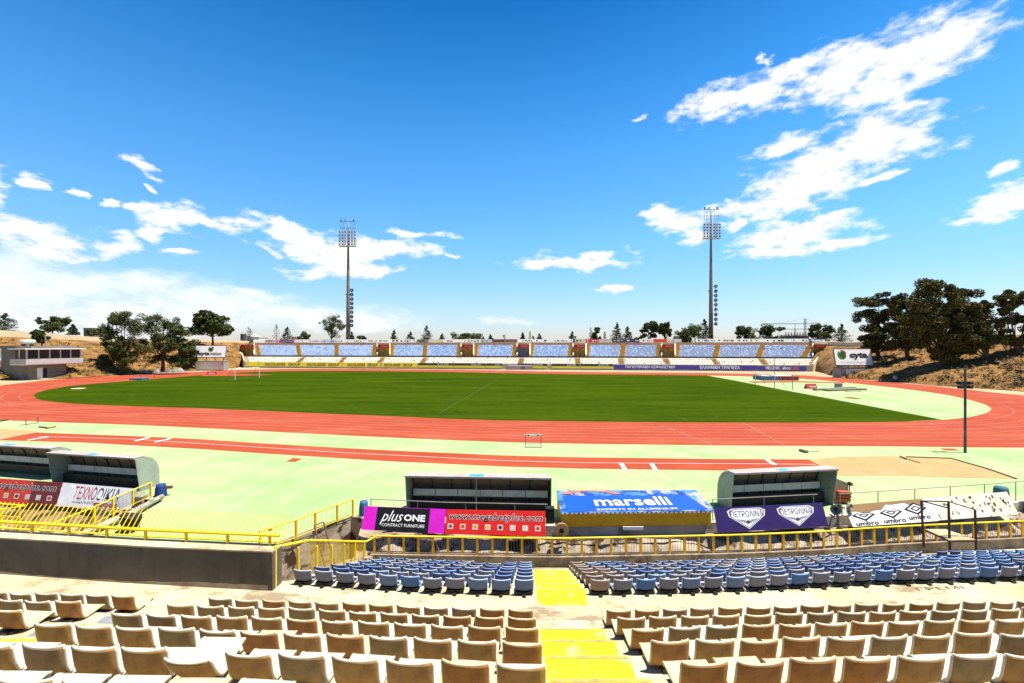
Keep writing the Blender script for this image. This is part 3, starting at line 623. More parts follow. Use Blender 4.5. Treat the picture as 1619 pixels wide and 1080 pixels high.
# behind the far stand
small=[('cyp',393,518,10),('cyp',396,521,8),('cyp',437,514,9),('con',454,518,18),('rnd',477,524,26),('euc',524,500,38),('con',556,526,12),('rnd',570,531,16),('con',623,523,14),('con',649,526,16),('con',675,517,20),('con',699,529,14),('rnd',738,526,40),('con',764,534,8),('con',775,530,12),('con',826,527,12),('cyp',838,525,5),('con',843,533,8),('con',853,529,12),('con',905,526,15),('cyp',934,519,6),('euc',943,519,15),('cyp',956,525,5),('con',975,512,19),('con',992,518,17),('rnd',1008,532,14),('euc',1026,507,32),('euc',1052,510,24),('rnd',1091,511,50),('con',1113,507,28),('rnd',1193,515,44),('rnd',1224,512,34),('rnd',1294,510,34),('con',1331,514,26)]
kn={'con':'dark conical conifer','cyp':'narrow dark cypress','rnd':'rounded bushy tree','euc':'loose-crowned tall tree'}
for i,(k,px,py,w) in enumerate(small):
    T(k,px,549,py-1,w*1.3,190-i*1.2,'%s, %s tree from the left in the row behind the far stand'%(kn[k],ordn(i)),group='row of trees behind the far stand',leafn=.6)
# bare tree
b=A(800,549,180); t=thing('bare_tree',b,'leafless pale tree behind the centre of the far stand','tree'); g=MB(); r=random.Random(4)
def br_(p,d,l,th,n):
    q=p+d*l; g.tube([p,q],[th,th*.6],4,False)
    if n:
        for _ in range(3): br_(q,(d+Vector((r.uniform(-.7,.7),r.uniform(-.4,.4),r.uniform(-.1,.5)))).normalized(),l*.7,th*.6,n-1)
br_(b,Vector((0,0,1)),1.9,.14,4); g.build('branch',mat('pale_bark',(.2,.13,.11)),t)
# right bank: big eucalypts
T('euc',1388,590,462,66,111,'tall dark eucalyptus just right of the right scoreboard',leafn=1.5,mk=LM['eucr'],clumps=[(-.5,0,.9,.3),(.2,.2,.92,.34),(-.65,0,.72,.3),(.5,0,.78,.3),(0,.2,.7,.34),(-.4,-.2,.55,.3),(.35,0,.55,.32),(-.7,0,.42,.26),(.1,0,.4,.34),(.55,.1,.35,.3),(-.3,.2,.3,.3)])
T('euc',1434,594,464,62,104,'tall dark eucalyptus with bare lower trunk, second right of the right scoreboard',leafn=1.5,mk=LM['eucr'],clumps=[(-.5,0,.9,.3),(.3,.2,.92,.34),(-.3,0,.76,.34),(.6,0,.74,.3),(.1,.2,.66,.34),(-.6,-.2,.6,.28),(.45,0,.55,.3),(-.2,0,.45,.34),(.4,.2,.4,.3),(-.6,0,.38,.26)],trunk=.3)
T('euc',1488,596,443,104,92,'biggest eucalyptus on the right bank, in the middle of the group',leafn=2.0,mk=LM['eucr'],clumps=[(-.35,0,.88,.24),(0,.2,.93,.26),(.35,0,.9,.26),(.7,0,.83,.24),(-.65,0,.72,.26),(-.2,.1,.74,.3),(.25,-.2,.75,.3),(.6,.2,.68,.28),(-.8,0,.55,.24),(-.4,0,.55,.28),(0,.2,.58,.3),(.4,0,.55,.28),(-.55,.2,.38,.26),(-.1,0,.38,.3),(.3,-.1,.36,.28),(.75,0,.30,.2),(0,0,.24,.26),(.65,.2,.48,.24)])
T('euc',1546,600,468,78,89,'leaning eucalyptus on the right bank with trunk leaning to the right',leafn=1.6,lean=.7,mk=LM['eucr'],clumps=[(-.1,0,.88,.2),(.15,.2,.78,.3),(-.35,0,.7,.3),(.45,0,.66,.32),(0,0,.58,.34),(-.55,0,.52,.28),(.6,.1,.5,.28),(.2,0,.42,.3),(-.25,.2,.4,.28),(.35,0,.9,.16)])
T('euc',1602,602,456,90,88,'eucalyptus cut by the right edge of the photo, with airy crown',leafn=1.3,lean=.3,mk=LM['eucr'],clumps=[(-.3,0,.92,.2),(0,.2,.84,.2),(.5,0,.9,.24),(-.35,0,.76,.16),(.3,.2,.68,.24),(.6,0,.62,.26),(-.45,0,.42,.2),(-.1,.1,.5,.18),(.3,0,.45,.24),(.8,0,.8,.2)])
# dry scrub tufts on the banks
g=MB(); r=random.Random(11)
for (B,Rg,n) in ((bl,rl,520),(br,rr,620)):
    for _ in range(n):
        i=r.randrange(1,len(B)-2 if B is bl else len(B)-1); t_=r.random(); k=min(i+1,len(B)-1)
        f=r.random()**1.3*.9; p=B[i].lerp(B[k],t_).lerp(Rg[i].lerp(Rg[k],t_),f); z0=B[i].z; p.z=z0+(Rg[i].lerp(Rg[k],t_).z-z0)*(f**.85)
        leaves(g,p+Vector((0,0,.2)),(r.uniform(.3,1.1),r.uniform(.3,1),.4),12,.22,r,.2)
tag(g.build('dry_scrub',mat('scrub',(.12,.085,.025),(.06,.05,.02),world=True,scale=.5)),'dry brown scrub and weeds on the banks','scrub',kind='stuff')
# ================================================================== NEAR STAND
def lerp_tab(t,u):
    if u<=t[0][0]: a,b=t[0],t[1]
    elif u>=t[-1][0]: a,b=t[-2],t[-1]
    else:
        for a,b in zip(t,t[1:]):
            if a[0]<=u<=b[0]: break
    return a[1]+(b[1]-a[1])*(u-a[0])/(b[0]-a[0])
TB=[(-1.25,.075),(-.68,.045),(-.34,.02),(-.11,.004),(0,0),(.2,.005),(.44,.016),(.61,.024),(.97,.036)]
TL_=[(-.62,.051),(-.3,.012),(-.1,.002),(0,0),(.29,.008),(.43,.017),(.56,.03),(.74,.046),(1.03,.062)]
TF=[(-.62,.02),(0,0),(.41,.018),(.6,.036),(.74,.062),(1.03,.097)]
def yrow(Y0,X,tab):
    Y=Y0
    for _ in range(8): Y=Y0*(1+lerp_tab(tab,X/Y-.1007))
    return Y
def curve(Y0,x0,x1,tab,st=.5):
    n=max(2,int((x1-x0)/st)); P=[(x0+(x1-x0)*i/n) for i in range(n+1)]
    ys=[yrow(Y0,x,tab) for x in P]
    for _ in range(2): ys=[ys[0]]+[(a+b*2+c)/4 for a,b,c in zip(ys,ys[1:],ys[2:])]+[ys[-1]]
    return list(zip(P,ys))
def slabc(mb,c0,c1,z0,z1):  # slab between two curves with the same point count
    n=len(c0);o=len(mb.v)
    for (a,b),(c,d) in zip(c0,c1): mb.v+=[(a,b,z0),(a,b,z1),(c,d,z1),(c,d,z0)]
    for i in range(n-1):
        a=o+4*i;b=a+4
        for j in range(4): mb.f.append((a+j,a+(j+1)%4,b+(j+1)%4,b+j)); mb.m.append(mb.k)
    mb.f+=[(o+3,o+2,o+1,o),(o+4*n-4,o+4*n-3,o+4*n-2,o+4*n-1)]; mb.m+=[mb.k]*2
BY=[7.7-.96*i for i in range(7)]; BZ=[2.72+.455*i for i in range(7)]
LY=[9.5+.965*i for i in range(7)]; LZ=[2.30-.41*i for i in range(7)]
nst=thing('seating_terrace',(0,8,2.3),'cream concrete terrace steps in the foreground carrying the beige and blue seats','grandstand')
for i in range(7):
    g=MB(); f0=BY[i]+.30; b0=(BY[i+1]+.30) if i<6 else BY[i]-4
    xs=1.75*f0; n=60
    X=[-xs+2*xs*j/n for j in range(n+1)]
    slabc(g,[(x,yrow(b0,x,TB)) for x in X],[(x,yrow(f0,x,TB)) for x in X],BZ[i]-1.2,BZ[i]); g.build('terrace_step',M_conc,nst)
g=MB(); X=[-16+32*j/80 for j in range(81)]
slabc(g,[(x,yrow(7.9,x,TB)) for x in X],[(x,yrow(9.8,x,TL_)) if x>-5.1 else (x,min(yrow(9.8,x,TL_),10.1+(-x-5)*.11)) for x in X],.9,2.30); g.build('walkway',M_conc,nst)
for i in range(1,8):
    g=MB(); X=[-5.15+(26)*j/60 for j in range(61)]
    b0=LY[i-1]+.29; f0=LY[i]+.30 if i<7 else 16.35
    slabc(g,[(x,yrow(b0,x,TL_)) for x in X],[(x,yrow(f0,x,TL_ if i<7 else TF)) for x in X],-1.69 if i>3 else -.5,LZ[i] if i<7 else -.57); g.build('terrace_step',M_conc,nst)
g=MB(); g.sheet([(-9.2,10.0,.2),(-5.3,9.8,.2),(-5.3,16.3,-1.66),(-9.2,16.3,-1.66)]); g.sheet([(-26,11.5,1.2),(-17.5,10.2,1.2),(-17.7,18,-1.0),(-27,19,-1.0)]); g.build('ramp',M_rough,nst)
for i in range(9): pass
g=MB()
for i in range(4):
    g.box(-26,12+i*1.3,-1.6,-17.9,13.3+i*1.3,.9-i*.45)
g.build('tunnel_step',M_rough,nst)
# curb under the front railing
g=MB(); fpth=curve(16.45,-5.4,24,TF); g.wall(fpth,-1.69,-.2,.3); g.build('curb',mat('curb_concrete',(.30,.24,.15),(.18,.13,.08),rough=1,scale=2,world=True,stain=(.07,.045,.03),sscale=1.6,slo=.5,shi=.7),nst)
g=MB(); g.wall([(-5.45,9.8),(-5.45,16.6)][::-1],lambda i:-1.69,0,.25,z1f=lambda i:[-.2,2.25][i]); g.build('side_wall',M_rough,nst)
# yellow aisle
XL=lambda Y:.20+.035*Y
XR=lambda Y:1.08+.055*Y
g=MB()
for i in range(1,7):
    y1=yrow(BY[i]+.30,1,TB); y0=yrow(BY[i+1]+.30,1,TB) if i<6 else y1-.9
    g.hexa([(XL(y0),y0+.01,BZ[i]-.02),(XR(y0),y0+.01,BZ[i]-.02),(XR(y1),y1+.004,BZ[i]-.02),(XL(y1),y1+.004,BZ[i]-.02),(XL(y0),y0+.01,BZ[i]+.005),(XR(y0),y0+.01,BZ[i]+.005),(XR(y1),y1+.004,BZ[i]+.005),(XL(y1),y1+.004,BZ[i]+.005)])
g.build('aisle_paint',M_yfloor,nst); g=MB()
for i in range(0,7):
    y0=yrow(LY[i-1]+.30,1,TL_)+.006 if i else 9.18; y1=yrow(LY[i]+.30,1,TL_)+(.004 if i<6 else -.2); z=LZ[i]
    a=XL(y0);b=XR(y0)-(.0 if i else .02);c=XR(y1);d=XL(y1)
    g.hexa([(a,y0,z-.02),(b,y0,z-.02),(c,y1,z-.02),(d,y1,z-.02),(a,y0,z+.005),(b,y0,z+.005),(c,y1,z+.005),(d,y1,z+.005)])
g.build('aisle_paint',M_yfloor,nst); g=MB()
# left aisle paint
for i in (2,3,4):
    y1=yrow(BY[i]+.3,-5.4,TB)-.02; y0=yrow(BY[i+1]+.3,-5.4,TB)+.02; z=BZ[i]; xx={2:-5.98,3:-5.98,4:-5.98}[i]
    g.hexa([(xx-.28,y0,z-.02),(xx+.16,y0,z-.02),(xx+.16,y1,z-.02),(xx-.28,y1,z-.02),(xx-.28,y0,z+.005),(xx+.16,y0,z+.005),(xx+.16,y1,z+.005),(xx-.28,y1,z+.005)])
g.build('aisle_paint',M_yfloor,nst)
g=MB()
for i in (1,2,3,4):
    y1=yrow(BY[i]+.3,-5.4,TB)-.03; y0=yrow(BY[i+1]+.3,-5.4,TB)+.03; z=BZ[i]; xx={1:-6.27,2:-6.27,3:-6.27,4:-6.27}[i]
    g.box(xx-.5,y0,z-.02,xx,y1,z+.006)
g.build('grey_paint',mat('grey_floor_paint',(.20,.22,.23),(.14,.15,.15),scale=3,world=True,stain=(.3,.27,.22),sscale=3),nst)
g=MB()
for i in range(1,6):
    y1=yrow(BY[i]+.30,1,TB); g.box(XL(y1)+.02,y1-.035,BZ[i]+.005,XR(y1)-.03,y1+.006,BZ[i]+.010)
for i in range(0,7):
    y1=yrow(LY[i]+.30,1,TL_); g.box(XL(y1)+.02,y1-.035,LZ[i]+.005,XR(y1)-.03,y1+.006,LZ[i]+.010)
tag(g.build('step_nosing',mat('dark_nosing',(.40,.33,.05),(.24,.19,.09),scale=8,world=True),nst),kind='stuff')  # thin darker strip along the front edge of each step
# stencilled row letters on the walkway
g=MB(); q=G(1453,934,2.30); textmesh('ΓΡΕΜΙ',g,(q.x,q.y,2.303),(1,.07,0),(-.07,1,0),1.1,.11,.003); g.build('stencil',M_dark,nst)
# ---- grey parapet wall on the left
gw=thing('parapet_wall',(-5.3,9.75,2.3),'thick grey concrete parapet wall with yellow railing on top, in the left foreground','wall')
wp=[(-24,12.0),(-18,11.2),(-12.1,10.45),(-8.5,10.02),(-5.26,9.72)]
g=MB(); g.wall(wp,2.30,3.13,.34); g.wall([(a,b+.02) for a,b in wp],.2,2.29,.3)
g.build('wall_body',M_cwall,gw)
g=MB(); g.wall([(a,b-.015) for a,b in wp],3.131,3.165,.37); g.build('coping',M_conc,gw)
g=MB(); q0=A(53,868,10.39); g.box(q0.x-.012,q0.y-.012,2.33,q0.x+.02,q0.y+.08,3.13); g.build('joint',M_dark,gw)
g=MB(); P=dens([Vector((a,b,0)) for a,b in wp],.12)[:160]; r=random.Random(8)
pp=[Vector((a,b,0)) for a,b in wp]; P=[]
for a,b in zip(pp,pp[1:]):
    n=int((b-a).length/.1); P+=[a.lerp(b,k/n) for k in range(n)]
o=len(g.v); h=.06
for p in P:
    h=min(.12,max(.03,h+r.uniform(-.014,.014))); g.v+=[(p.x,p.y-.004,2.31),(p.x,p.y-.004,2.30+h)]
for i in range(len(P)-1): g.f.append((o+2*i,o+2*i+2,o+2*i+3,o+2*i+1)); g.m.append(0)
g.build('mortar_skirt',mat('mortar',(.34,.28,.2),(.25,.2,.14),scale=5,world=True),gw)
# railing with raked bars on the parapet
rw=[(a,b+.28) for a,b in wp]
rail=thing('spiked_railing',(-8,10.2,3.16),'yellow tube railing with raked bars leaning outwards on the grey parapet wall','railing')
def Pz(l,z): return [Vector((a,b,z)) for a,b in l]
g=MB(); g.tube(Pz(rw,3.40),.036,10); g.build('top_rail',M_yel,rail,smooth=True)
g=MB(); g.tube(Pz([(a,b+.06) for a,b in rw],3.22),.02,8); g.build('bottom_rail',M_yel,rail)
rl_=Pz(rw,3.40); cum=[0]
for a,b in zip(rl_,rl_[1:]): cum.append(cum[-1]+(b-a).length)
def along(l,s):
    for a,b in zip(l,l[1:]):
        d=(b-a).length
        if s<=d: return a.lerp(b,s/d),(b-a).normalized()
        s-=d
    return l[-1].copy(),(l[-1]-l[-2]).normalized()
s=.3
while s<cum[-1]:
    p,d=along(rl_,s); g=MB(); g.bar((p.x,p.y,3.16),(p.x,p.y,3.40),.045); g.build('rail_post',M_yel,rail); s+=1.02
g=MB(); s=.1
while s<cum[-1]:
    p,d=along(rl_,s); g.bar((p.x,p.y+.05,3.20),(p.x+.02,p.y+.45,3.70),.014); s+=.135
g.bar(rl_[0]+Vector((0,.42,.26)),rl_[0]+Vector((.02,.42,.26)),.01)
tag(g.build('raked_bars',M_yel,rail),kind='stuff')
# ---- main front railing
mr=thing('railing',(1,16.7,-.2),'long yellow railing with square posts and thin bars in front of the blue seats','railing')
fl=[Vector((a,b+.12,0)) for a,b in curve(16.45,-5.37,24,TF)]
g=MB(); g.tube([p+Vector((0,0,.46)) for p in fl],.036,8)
side=[Vector((-5.27,9.85,3.2)),Vector((-5.30,11.5,2.62)),Vector((-5.35,16.2,.50)),fl[0]+Vector((.25,0,.46))]
g.tube(side,.034,8); g.build('top_rail',M_yel,mr,smooth=True)
g=MB(); g.tube([p+Vector((0,0,-.13)) for p in fl],.018,6); g.build('bottom_rail',M_dark,mr)
s=.15; tot=sum((b-a).length for a,b in zip(fl,fl[1:]))
while s<tot:
    p,d=along(fl,s); g=MB(); g.fbox(p,d,Vector((-d.y,d.x)),-.045,.045,-.02,.02,-.2,.46); g.build('railing_post',mat('railing_post_paint',(.82,.42,.012),(.70,.33,.012),scale=4),mr); s+=.56
g=MB(); s=.0
while s<tot:
    p,d=along(fl,s); g.bar((p.x,p.y,-.15),(p.x,p.y,.44),.010); s+=.105
tag(g.build('thin_bars',M_steel,mr),kind='stuff')
for t_ in (0,.17,.34,.5,.66,.82,.97):
    a=side[0].lerp(side[2],t_); g=MB(); g.bar((a.x,a.y,max(-.3,LZ[0]-.0-(t_*2.5))-.0),(a.x,a.y,a.z-.03),.05,.05); g.build('railing_post',M_yel,mr)
g=MB()
for k in range(60):
    a=side[1].lerp(side[2],k/59); g.bar((a.x,a.y,a.z-.85),(a.x,a.y,a.z-.04),.010)
tag(g.build('thin_side_bars',M_yel,mr),kind='stuff')
# ================================================================== SEATS
def shell(back,w,mb_b,mb_p,style):
    """stadium seat shells; +y is forward (towards the pitch)"""
    if style=='beige':
        bk=[(.0,.345),(.006,.31),(.018,.23),(.035,.14),(.06,.075),(.10,.045)]
        pd=[(.10,.045),(.16,.038),(.24,.045),(.33,.058),(.42,.068),(.45,.05)]
        hw=lambda t:.208-.004*t; cur=lambda x:.034*abs(x)**3.2; th=.022; flange=.045
    else:
        bk=[(.0,.35),(.004,.32),(.012,.25),(.028,.17),(.055,.105),(.10,.08)]
        pd=[(.10,.08),(.15,.065),(.21,.06),(.28,.065),(.35,.068),(.38,.045)]
        hw=lambda t:.203-.006*t-.03*max(0,t-.6); cur=lambda x:.04*abs(x)**3; th=.02; flange=.04
    def grid(pr,mb,isback):
        nx=9; o=len(mb.v); n=len(pr)
        for side in (0,1):
            for j,(y,z) in enumerate(pr):
                t=j/(n-1); a=pr[max(j-1,0)]; b=pr[min(j+1,n-1)]; dy,dz=b[0]-a[0],b[1]-a[1]; l=math.hypot(dy,dz); ny,nz=(-dz/l,dy/l) # normal to the front/up
                H=hw(t if isback else 1-t*.3)
                for i in range(nx):
                    x=-1+2*i/(nx-1); c=cur(x)*(1 if isback else .35)
                    sag=.012*(1-x*x) if (isback and j==0) else 0
                    yy=y+ny*c-side*ny*th; zz=z+nz*c-side*nz*th-sag
                    mb.v.append((x*H,yy,zz))
        def idx(s_,j,i): return o+s_*n*nx+j*nx+i
        for j in range(n-1):
            for i in range(nx-1):
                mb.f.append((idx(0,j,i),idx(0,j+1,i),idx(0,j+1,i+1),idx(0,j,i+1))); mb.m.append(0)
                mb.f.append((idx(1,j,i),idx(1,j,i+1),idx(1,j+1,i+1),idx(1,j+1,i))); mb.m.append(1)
            for i in (0,nx-1):
                f=(idx(0,j,i),idx(1,j,i),idx(1,j+1,i),idx(0,j+1,i)); mb.f.append(f if i==0 else f[::-1]); mb.m.append(0)
        for i in range(nx-1):
            for j in (0,n-1):
                f=(idx(0,j,i),idx(0,j,i+1),idx(1,j,i+1),idx(1,j,i)); mb.f.append(f if j==0 else f[::-1]); mb.m.append(0)
        return
    grid(bk,mb_b,True); grid(pd,mb_p,False)
    # rolled rim: thick lip on the top edge and sides of the back, skirt on the pad
    def rim(mb,pts,r): mb.tube(pts,r,6)
    pts=[]
    for i in range(9):
        x=-1+2*i/8; pts.append(Vector((x*hw(0),bk[0][0]+cur(x)*.98-.008,bk[0][1]-.012*(1-x*x)+.0)))
    mb_b.tube(pts,.0135 if style=='beige' else .010,6)
    for s_ in (-1,1):
        l=[Vector((s_*hw(j/5),y+cur(1)*.9-.006,z-.004)) for j,(y,z) in enumerate(bk)]
        mb_b.tube(l,.013 if style=='beige' else .009,6)
        l=[Vector((s_*(hw(1-.3*j/5)),y,z-.002)) for j,(y,z) in enumerate(pd)]
        mb_p.tube(l,.016 if style=='beige' else .011,6)
    e=pd[-1]; mb_p.box(-hw(.7)-.0,e[0]-.03,e[1]-.035,hw(.7),e[0]+.005,e[1]+.008)
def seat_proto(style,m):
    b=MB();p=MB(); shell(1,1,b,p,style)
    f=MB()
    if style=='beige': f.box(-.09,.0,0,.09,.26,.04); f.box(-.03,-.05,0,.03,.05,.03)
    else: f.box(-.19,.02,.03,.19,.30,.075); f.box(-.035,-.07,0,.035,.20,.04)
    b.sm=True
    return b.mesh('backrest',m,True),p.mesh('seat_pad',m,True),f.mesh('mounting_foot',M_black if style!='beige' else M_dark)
def two(n,c,c2,o,o2,st,**k): return [mat(n,c,c2,rough=.6,scale=3,stain=tuple(x*.6 for x in c),sscale=6,slo=.62,shi=.85),mat(n+'_shaded',o,o2,rough=.7,scale=3,stain=st,sscale=5,slo=.47,shi=.72)]  # second material paints shade into rear and underside, first holds the sunlit tone
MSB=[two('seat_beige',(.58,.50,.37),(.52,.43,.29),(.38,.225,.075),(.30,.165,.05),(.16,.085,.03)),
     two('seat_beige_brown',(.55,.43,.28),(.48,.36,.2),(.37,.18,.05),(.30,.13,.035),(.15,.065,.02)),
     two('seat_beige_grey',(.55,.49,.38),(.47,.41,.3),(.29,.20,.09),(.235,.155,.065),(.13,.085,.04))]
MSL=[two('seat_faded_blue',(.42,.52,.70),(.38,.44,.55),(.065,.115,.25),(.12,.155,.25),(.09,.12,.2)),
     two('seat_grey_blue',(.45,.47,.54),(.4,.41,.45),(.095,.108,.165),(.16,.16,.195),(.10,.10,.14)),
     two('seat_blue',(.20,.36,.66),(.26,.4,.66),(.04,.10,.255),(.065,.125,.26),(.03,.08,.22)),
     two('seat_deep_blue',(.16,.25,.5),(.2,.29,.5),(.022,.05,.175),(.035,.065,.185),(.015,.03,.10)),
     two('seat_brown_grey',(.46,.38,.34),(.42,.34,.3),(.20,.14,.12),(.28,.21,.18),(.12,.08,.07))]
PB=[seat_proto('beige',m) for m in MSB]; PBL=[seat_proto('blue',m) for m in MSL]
CB=['beige','brownish beige','greyish beige']; CL=['faded blue','grey-blue','mid blue','deep blue','brownish grey']
def place_seat(pr,loc,rz,label,group,tilt=0,noback=False,scale=1):
    bl_=pr in PBL; t=thing('bucket_seat' if bl_ else 'stadium_seat',loc,label,'bucket seat' if bl_ else 'seat',group); t.rotation_euler=(tilt,0,rz)
    for nm,me in zip(('backrest','seat_pad','mounting_foot'),pr):
        if noback and nm=='backrest': continue
        o=bpy.data.objects.new(nm,me); COL.objects.link(o); o.parent=t
    return t
rs=random.Random(21)
def row(Y0,z,tab,x0,x1,fromright,protos,colfn,labfn,group,gap=()):
    # seats spaced 0.5 m along the curve starting at the aisle
    x=x1-.25 if fromright else x0+.25; i=0
    while (x>x0+.15) if fromright else (x<x1-.15):
        y=yrow(Y0,x,tab); ya=yrow(Y0,x-.3,tab);yb=yrow(Y0,x+.3,tab); ang=math.atan2(yb-ya,.6)
        if i not in gap:
            c=colfn(i)
            place_seat(protos[c],(x,y,z+rs.uniform(-.008,.008)),ang+rs.gauss(0,.022),labfn(i,c)+(' tilted' if (Y0<4 and Y0>3.8 and fromright and i==6) else ''),group,tilt=.33 if (Y0<4 and Y0>3.8 and fromright and i==6) else rs.gauss(0,.022),noback=(protos is PBL and not fromright and ((Y0>14 and i in (20,26)) or (13<Y0<14 and i==23))))
        x+=(-1 if fromright else 1)*.5*math.cos(ang); i+=1
RN=['farthest beige row','second beige row from the walkway','third beige row from the walkway','fourth beige row from the walkway','fifth beige row from walkway','nearest beige row']
for k in range(6):
    xl=-5.75 if k<5 else -4.3; xr={0:.40,1:.40,2:.38,3:.36,4:.33,5:.3}[k]
    xl=xr-.5*math.floor((xr-xl)/.5+.5)
    nb='seats left of the central yellow aisle'
    def lab(i,c,k=k): return '%s seat, %s left of the central yellow aisle, %s'%(CB[c],ordn(i),RN[k])
    cf=lambda i: (1 if rs.random()<.8 else 0) if i<2 else rs.choice([0,0,0,1,2])
    row(BY[k],BZ[k],TB,xl,xr,True,PB,cf,lab,'beige seats in the foreground',gap=())
    x0={0:1.62,1:1.58,2:1.54,3:1.50,4:1.46,5:1.40}[k]; x1=1.2*BY[k]*1.04+.3
    def lab2(i,c,k=k): return '%s seat, %s right of the central yellow aisle, %s'%(CB[c],ordn(i),RN[k])
    row(BY[k],BZ[k],TB,x0,x1,False,PB,lambda i:(1 if rs.random()<.8 else 0) if i<1 else rs.choice([0,0,0,2,1]),lab2,'beige seats in the foreground')
    xr2={0:-6.95,1:-7.0,2:-6.85,3:-6.6,4:-6.3,5:-5.6}[k]; 
    def lab3(i,c,k=k): return '%s seat, %s left of the far-left aisle, %s'%(CB[c],ordn(i),RN[k])
    if k<3: row(BY[k],BZ[k],TB,-1.3*BY[k]*1.1-.6,xr2,True,PB,lambda i:1 if i==0 else 2,lab3,'beige seats in the foreground')
# blue seats
BRN=['nearest blue row','second blue row','third blue row','fourth blue row','fifth blue row','sixth blue row','farthest blue row']
for k in range(7):
    xr=XL(LY[k])-.02
    def labl(i,c,k=k): return '%s bucket seat, %s left of the yellow aisle, %s'%(CL[c],ordn(i),BRN[k])
    def cl(i,k=k):
        r=rs.random()
        if k==0: return [0,1,0,1,1,0,2,2,1,0,0,0][::-1][min(i,11)] if r<.8 else 1
        return rs.choice([0,1,3,3,2,0,1,3])
    gaps=(2,3) if k==6 else ()
    row(LY[k],LZ[k],TL_,-4.98,xr,True,PBL,cl,labl,'blue seats below the walkway',gap=gaps)
    def labr(i,c,k=k): return '%s bucket seat, %s right of the yellow aisle, %s'%(CL[c],ordn(i),BRN[k])
    def cr_(i,k=k):
        if i==0 or (i==1 and 0<k<5): return 4
        if k==0: return [4,1,2,1,0,1,0,1,1,2,1,1,1,2,1,1,1,0,2,1,1,1,1][min(i,22)]
        if k==6 and i in (2,3,6): return 3
        return rs.choice([1,1,0,3,1,2,3] if i<17 else [0,2,1,2,3])
    x1=1.2*LY[k]*1.06+.4
    gr_=(4,5) if k==6 else ((24,25) if k==5 else ())
    row(LY[k],LZ[k],TL_,XR(LY[k])+.05,x1,False,PBL,cr_,labr,'blue seats below the walkway',gap=gr_)
x=17.1; y=yrow(LY[4],x,TL_)
# ================================================================== retaining wall, moat side
rwl=thing('retaining_wall',(1,18.6,-1.7),'stained concrete retaining wall behind the yellow railing, under the banners','wall')
g=MB(); rc=smooth_loop([Vector((a,b,0)) for a,b in WALLR],2,False); g.wall([(p.x,p.y) for p in rc],-1.69,.13,.32); g.build('wall_body',mat('moat_wall',(.52,.45,.35),(.34,.28,.21),rough=1,scale=.8,world=True,stain=(.06,.045,.035),sscale=.7,slo=.5,shi=.68,bump=.5,bscale=10),rwl)
def rubble(mb,path,z1,d,seed,n=9):
    # rough sloping foot of the wall
    P=dens([Vector(p+(0,)) for p in path],.35)[:-int((Vector(path[0])-Vector(path[-1])).length/.35)-1] if 0 else None
    pts=[]
    for a,b in zip(path,path[1:]):
        a=Vector(a);b=Vector(b);m=max(1,int((b-a).length/.3)); pts+=[a.lerp(b,k/m) for k in range(m)]
    pts.append(Vector(path[-1])); o=len(mb.v)
    for p in pts:
        for j in range(n):
            t=j/(n-1); z=z1*(1-t)+(-1.72)*t; nn_=noise.noise(Vector((p.x*.9,t*3,seed)))*.28+noise.noise(Vector((p.x*3,t*7,seed)))*.13
            mb.v.append((p.x,p.y-.05-d*t-nn_*.7*math.sin(PI*min(1,t+.1)),z+nn_*math.sin(PI*t)))
    for i in range(len(pts)-1):
        for j in range(n-1):
            a=o+i*n+j; mb.f.append((a,a+1,a+n+1,a+n)); mb.m.append(mb.k)
g=MB(); rubble(g,[(p.x,p.y) for p in rc],-.30,1.55,2.0); g.build('rubble_foot',M_rough,rwl,smooth=True)
g=MB(); g.wall([(-9.95,15.4),(-9.27,16.4),(-7.12,19.6),(-6.6,19.42)],-1.69,.10,.22); g.build('return_wall',M_rough,rwl)
g=MB()
for x in [i*.9-5 for i in range(30)]:
    p=yrow(18.0,x,TF); 
r=random.Random(5); pts=[]
for i in range(60):
    x=-5.5+i*.5; pts.append(Vector((x,min((q for q in rc),key=lambda q:abs(q.x-x)).y-.35,-.28+.06*math.sin(i*.7)+.05*r.random())))
g.tube(pts,.03,6); g.build('pipe',M_dark,rwl)
lw=thing('retaining_wall',(-20,22,-1.7),'stained concrete wall below the left banners and dugouts','wall')
g=MB(); g.wall(WALL,-1.69,.13,.3); g.build('wall_body',M_rough,lw)
g=MB(); g.wall([(-17.75,22.1),(-17.45,18),(-17.3,12.5)],-1.69,.12,.35); g.build('return_wall',M_rough,lw)
g=MB(); rubble(g,WALL,-.6,2.2,7.0); g.build('rubble_foot',mat('brown_rubble',(.26,.17,.08),(.13,.08,.04),rough=1,scale=1.5,world=True,stain=(.03,.02,.012),sscale=1.5,slo=.5,shi=.6,bump=.8,bscale=5),lw,smooth=True)
# weeds in the moat
g=MB(); r=random.Random(9)
for i in range(70):
    x=r.uniform(-5,24); q=min(rc,key=lambda q:abs(q.x-x)); leaves(g,(x,q.y-r.uniform(.3,1.3),-1.0-r.random()*.3),(.25,.2,.18),14,.06,r,.2)
tag(g.build('dry_weeds',mat('dry_weed',(.07,.02,.012),(.04,.015,.008),world=True)),'dark red-brown dry weeds growing against the moat wall',kind='stuff')
